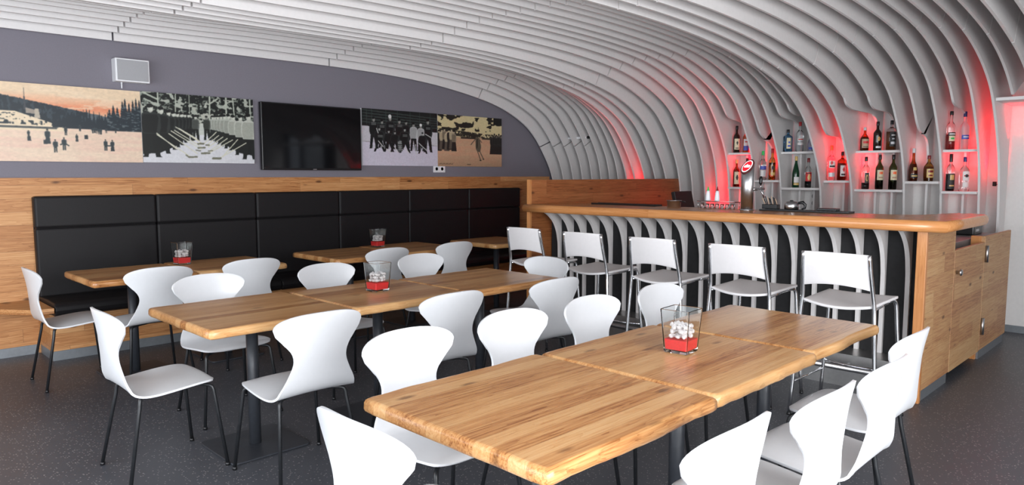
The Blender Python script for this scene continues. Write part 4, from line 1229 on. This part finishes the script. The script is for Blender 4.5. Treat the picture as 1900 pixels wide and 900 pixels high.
bottle(2.045, Z29, .245, .044, 'round', 'bottle gold', 'dark red cap', [(.14, .48, .8, 'gold foil', [(.15, .85, .62, .8, 'dark red cap'), (.2, .8, .15, .35, 'dark red cap')])], 'rounded golden whisky bottle with a dark red cap', liquid=('brown spirit', .55))
bottle(1.876, Z31u, .355, .037, 'spirit', 'bottle clear', 'black', [(.36, .45, 1.0, 'ink', [(.1, .9, .3, .7, 'paper')]), (.22, .36, .8, 'cream', [(.2, .8, .3, .7, 'cap green', 1)])], 'red liqueur bottle with a pale label, top right bay', liquid=('red liqueur', .40), capf=.90)
bottle(1.765, Z31u, .345, .038, 'spirit', 'bottle frosted', 'cap navy', [(.27, .38, 1.0, 'label blue', [(.15, .85, .4, .7, 'paper')])], 'frosted bottle with a navy cap, top right bay')
bottle(1.86, Z31l, .345, .036, 'spirit', 'bottle clear', 'black', [(.06, .47, 1.1, 'ink', [(.25, .75, .55, .95, 'gold foil', 1), (.2, .8, .15, .25, 'gold foil')])], 'dark-labelled bottle with a long black neck, lower right bay', liquid=('wine', .46), capf=.78)
bottle(1.745, Z31l, .315, .042, 'vermouth', 'bottle clear', 'cap navy', [(.32, .58, .80, 'paper', [(.05, .95, .05, .95, 'paper', 1), (.15, .85, .38, .62, 'label red'), (.3, .7, .3, .7, 'ink', 1)]), (.12, .26, .8, 'paper', [])], 'pale vermouth bottle with a round label, lower right bay')

# ================================================================== ON THE COUNTER
CT = 1.1725
tap = thing('beer_tap', 'steel beer tap column with a red oval lit sign', 'beer tap', (5.24, 2.655, CT))
TR = 0.047
segs = 28
sl = 0.92
nrm = Vector((-0.95, 0.16, 1.0))
vv, ff = [], []
topz = lambda dx, dy: 0.335 - (nrm.x * dx + nrm.y * dy) / nrm.z * 1.15
for k in range(segs):
    a = 2 * PI * k / segs; vv.append((TR * math.cos(a), TR * math.sin(a), 0.0))
for k in range(segs):
    a = 2 * PI * k / segs; dx, dy = TR * math.cos(a), TR * math.sin(a); vv.append((dx, dy, topz(dx, dy)))
ff = [(k, (k + 1) % segs, segs + (k + 1) % segs, segs + k) for k in range(segs)] 
mm = MB().add(vv, ff, 0, True); mm.f += [tuple(reversed(range(segs))), tuple(range(segs, 2 * segs))]; mm.mi += [0, 0]; mm.sm += [False, False]
mm.build('column', 'steel', tap)
N3 = Vector((-(nrm.x) * -1.15, -(nrm.y) * -1.15, 1.0)); N3 = Vector((nrm.x * 1.15, nrm.y * 1.15, 1.0)).normalized()
C0 = Vector((0, 0, 0.335))
e_up = (Vector((0, 0, 1)) - N3 * N3.z).normalized(); e_rt = e_up.cross(N3).normalized()
# the cut face is an ellipse: wide across, long up the slope
la, lb = TR, TR / N3.z


def oval(name, mat, k0, k1, off, th, parent):
    n = 32; v_ = []
    for kk, o_ in ((k1, off), (k1, off + th)):
        for q in range(n):
            a = 2 * PI * q / n; v_.append(C0 + e_rt * la * kk * math.cos(a) + e_up * lb * kk * math.sin(a) + N3 * o_)
    f_ = [(q, (q + 1) % n, n + (q + 1) % n, n + q) for q in range(n)] + [tuple(reversed(range(n))), tuple(range(n, 2 * n))]
    return MB().add(v_, f_).build(name, mat, parent)


emit('sign white', (1.0, 0.93, 0.95, 1), 1.3); emit('sign red', (0.75, 0.01, 0.02, 1), 0.9)
tint('dark red rim', (0.11, 0.03, 0.03, 1), 0.3)
sg = oval('sign_rim', 'dark red rim', 0, 1.06, 0.0004, 0.012, tap)
oval('sign_ring', 'sign white', 0, 0.86, 0.0126, 0.001, sg)
oval('sign_face', 'sign red', 0, 0.76, 0.0138, 0.001, sg)
fc_ = bpy.data.curves.new('lettering', 'FONT'); fc_.body = 'dm'; fc_.size = 0.040; fc_.align_x = 'CENTER'; fc_.align_y = 'CENTER'; fc_.extrude = 0.0006; fc_.offset = 0.0018
fc_.shear = 0.25
tmp_ = bpy.data.objects.new('lettering_curve', fc_)
lm_ = bpy.data.meshes.new_from_object(tmp_); bpy.data.objects.remove(tmp_)
lt = bpy.data.objects.new('lettering', lm_); COL.objects.link(lt); lt.parent = sg
lm_.materials.clear(); lm_.materials.append(M['sign white'])
lt.matrix_local = Matrix(((e_rt.x, e_up.x, N3.x, 0), (e_rt.y, e_up.y, N3.y, 0), (e_rt.z, e_up.z, N3.z, 0), (0, 0, 0, 1))).copy()
lt.location = C0 + N3 * 0.0158
arm = MB().tube([(0.04, -0.01, 0.165), (0.085, -0.03, 0.165), (0.10, -0.037, 0.165)], [0.012, 0.012, 0.009], 12).tube([(0.06, -0.02, 0.165), (0.155, -0.065, 0.168)], 0.008, 10)
arm.tube([(0.125, -0.05, 0.16), (0.14, -0.06, 0.125), (0.15, -0.067, 0.095)], [0.007, 0.006, 0.005], 10).build('spout', 'steel', tap)
hd = MB().tube([(0.12, -0.05, 0.170), (0.12, -0.05, 0.20)], 0.007, 10).build('lever', 'steel', tap)
MB().tube([(0.12, -0.05, 0.20), (0.12, -0.05, 0.215), (0.122, -0.05, 0.245), (0.123, -0.05, 0.262), (0.123, -0.05, 0.266)], [0.009, 0.013, 0.014, 0.010, 0.004], 12).build('handle', 'black', tap)
MB().lathe([(TR * 1.12, 0), (TR * 1.12, .006), (TR * 1.02, .010), (TR * 1.02, .0101)], 28).build('foot_ring', 'steel', tap)

for y0, y1, nm, xx in ((3.56, 4.28, 'far', 5.33), (1.90, 2.575, 'near', 5.285)):
    mt = thing('bar_mat', 'long black ribbed bar mat on the %s part of the counter' % nm, 'mat', (xx, (y0 + y1) / 2, CT), 0, 'black bar mats on the counter')
    L_ = y1 - y0
    MB().box(0, 0.11, -L_ / 2, L_ / 2, 0, 0.006).build('base', 'black', mt, 0.002)
    mb = MB().box(0, 0.006, -L_ / 2, L_ / 2, 0.006, 0.013).box(0.104, 0.11, -L_ / 2, L_ / 2, 0.006, 0.013)
    for k in range(22): yk = -L_ / 2 + 0.012 + (L_ - 0.024) * k / 21; mb.box(0.008, 0.102, yk - .004, yk + .004, 0.006, 0.010)
    mb.build('ridges', 'black', mt)

pot = thing('steel_pot', 'shallow round steel pot on the counter before the partition end', 'pot', (5.38, 3.40, CT))
MB().lathe([(0.055, 0), (0.058, .004), (0.060, .05), (0.066, .053), (0.066, .056), (0.058, .055), (0.055, .006), (0, .006)], 28).build('bowl', 'steel', pot)
MB().tube([(0.0, -0.06, 0.045), (0.0, -0.10, 0.048), (0.0, -0.115, 0.046)], [0.006, 0.006, 0.004], 8).build('handle', 'black', pot)

rk = thing('glass_rack', 'low glass-topped rack over tumblers on the counter', 'rack', (5.395, 2.985, CT))
MB().box(-0.045, 0.05, -0.17, 0.17, 0.05, 0.056).build('shelf', 'glass', rk, 0.001)
for sx in (-0.04, 0.045):
    for sy in (-0.165, 0.165): MB().tube([(sx, sy, 0), (sx, sy, 0.0495)], 0.004, 8).build('post', 'steel', rk)
MB().tube([(-0.047, -0.172, 0.060), (-0.047, 0.172, 0.060)], 0.003, 8).build('rail', 'steel', rk)
tum0 = None
for k in range(7):
    y = 2.985 - 0.135 + 0.045 * k
    lb = 'upside-down clear tumbler under the glass rack, %s from the beer tap' % ordinal(k + 1)
    if tum0 is None:
        tum0 = tag(MB().lathe([(0.019, 0.0), (0.0165, 0.036), (0.015, 0.038), (0.0, 0.038)], 16).build('tumbler', 'glass', loc=(5.375, y, CT + 0.0005)), lb, 'glass', 'tumblers under the glass rack')
    else: dup(tum0, (5.375, y, CT + 0.0005), 0, lb, 'tumblers under the glass rack')
for y, cap, nm in ((3.085, 'cap green', 'green'), (3.00, 'dark red cap', 'dark red')):
    q = thing('squeeze_bottle', 'white squeeze bottle with a %s tip on the glass rack' % nm, 'bottle', (5.40, y, CT + 0.0565), 0, 'white squeeze bottles on the glass rack')
    MB().lathe([(0.020, 0), (0.022, .003), (0.021, .03), (0.015, .075), (0.012, .088), (0.0, .088)], 18).build('body', 'white_plastic', q)
    MB().lathe([(0.011, .0882), (0.011, .094), (0.007, .100), (0.003, .122), (0, .123)], 14).build('tip', cap, q)

ket = thing('steel_jug', 'low round steel jug with a black handle on the bar mat', 'jug', (5.345, 2.345, CT + 0.0135))
MB().lathe([(0.046, 0), (0.052, .004), (0.053, .03), (0.048, .052), (0.034, .060), (0.012, .064), (0, .065)], 26).build('body', 'steel', ket)
MB().tube([(0.02, -0.045, 0.050), (0.025, -0.075, 0.055), (0.03, -0.092, 0.038), (0.028, -0.09, 0.012), (0.02, -0.07, 0.006)], [0.010, 0.014, 0.012, 0.010, 0.006], 10).build('handle', 'black', ket)
MB().lathe([(0.014, .0645), (0.012, .070), (0.0, .072)], 14).build('lid_knob', 'black', ket)

hold = thing('straw_holder', 'black holder of dark straws beside the beer tap', 'holder', (5.36, 2.515, CT + 0.0135))
MB().box(-0.03, 0.03, -0.06, 0.06, 0, 0.035).build('tray', 'black', hold, 0.003)
for k in range(10):
    y = -0.05 + 0.011 * k
    st_o = tag(MB().tube([(5.36, 2.515 + y, CT + 0.049), (5.36 + 0.004 * ((k % 3) - 1), 2.515 + y + (0.022 if k > 5 else 0.03) * (1 if k > 6 else .5), CT + 0.092 + 0.006 * (k % 4))], 0.0035, 8).build('straw', 'black_matt' if k % 3 else 'tan paper'),
              ('dark' if k % 3 else 'light brown') + ' straw in the holder, %s from the right' % ordinal(k + 1), 'straw', 'straws in the black holder')
bx_ = box('flat_box', 'black', 5.31, 5.39, 2.0, 2.14, CT + 0.0135, CT + 0.032, None, 0.004)
tag(bx_, 'flat black box lying on the near end of the bar mat', 'box')
mo = thing('till_screen', 'dark till screen standing behind the end of the partition', 'screen', (6.3, 3.82, 0.946))
MB().box(-0.2, 0.2, -0.15, 0.15, 0, 0.02).build('base', 'black', mo, 0.004)
MB().add([(-.16, -.02, .02), (.16, -.02, .02), (.16, .02, .02), (-.16, .02, .02), (-.16, .06, .34), (.16, .06, .34), (.16, .10, .33), (-.16, .10, .33)], [(0, 1, 5, 4), (1, 2, 6, 5), (2, 3, 7, 6), (3, 0, 4, 7), (4, 5, 6, 7), (3, 2, 1, 0)]).build('display', 'black', mo, 0.004)
wt2 = box('worktop', 'worktop_grey', 5.62, 6.55, 2.105, 4.69, 0.89, 0.945, None, 0.003)
tag(wt2, 'grey inner worktop running behind the bar counter to the partition', 'worktop')
sup2 = box('cabinet', 'black_matt', 5.66, 6.50, 2.11, 4.68, 0.0, 0.888, None, 0.003)
tag(sup2, 'long dark cabinet under the inner worktop behind the bar', 'cabinet')
# socket strip on the wall behind the bar
ss = thing('socket_strip', 'white triple socket plate on the wall under the bottle shelves', 'socket', (7.858, 3.19, 1.10))
MB().box(-0.012, 0, -0.045, 0.045, 0, 0.235).build('plate', 'white_wall', ss, 0.003)
for k in range(3):
    o = MB().lathe([(0.0, 0.001), (0.026, 0.001), (0.029, 0.003), (0.031, 0.0)], 18).build('outlet', 'grey_line', ss)
    o.rotation_euler = (0, -PI / 2, 0); o.location = (-0.0125, 0, 0.04 + 0.078 * k)
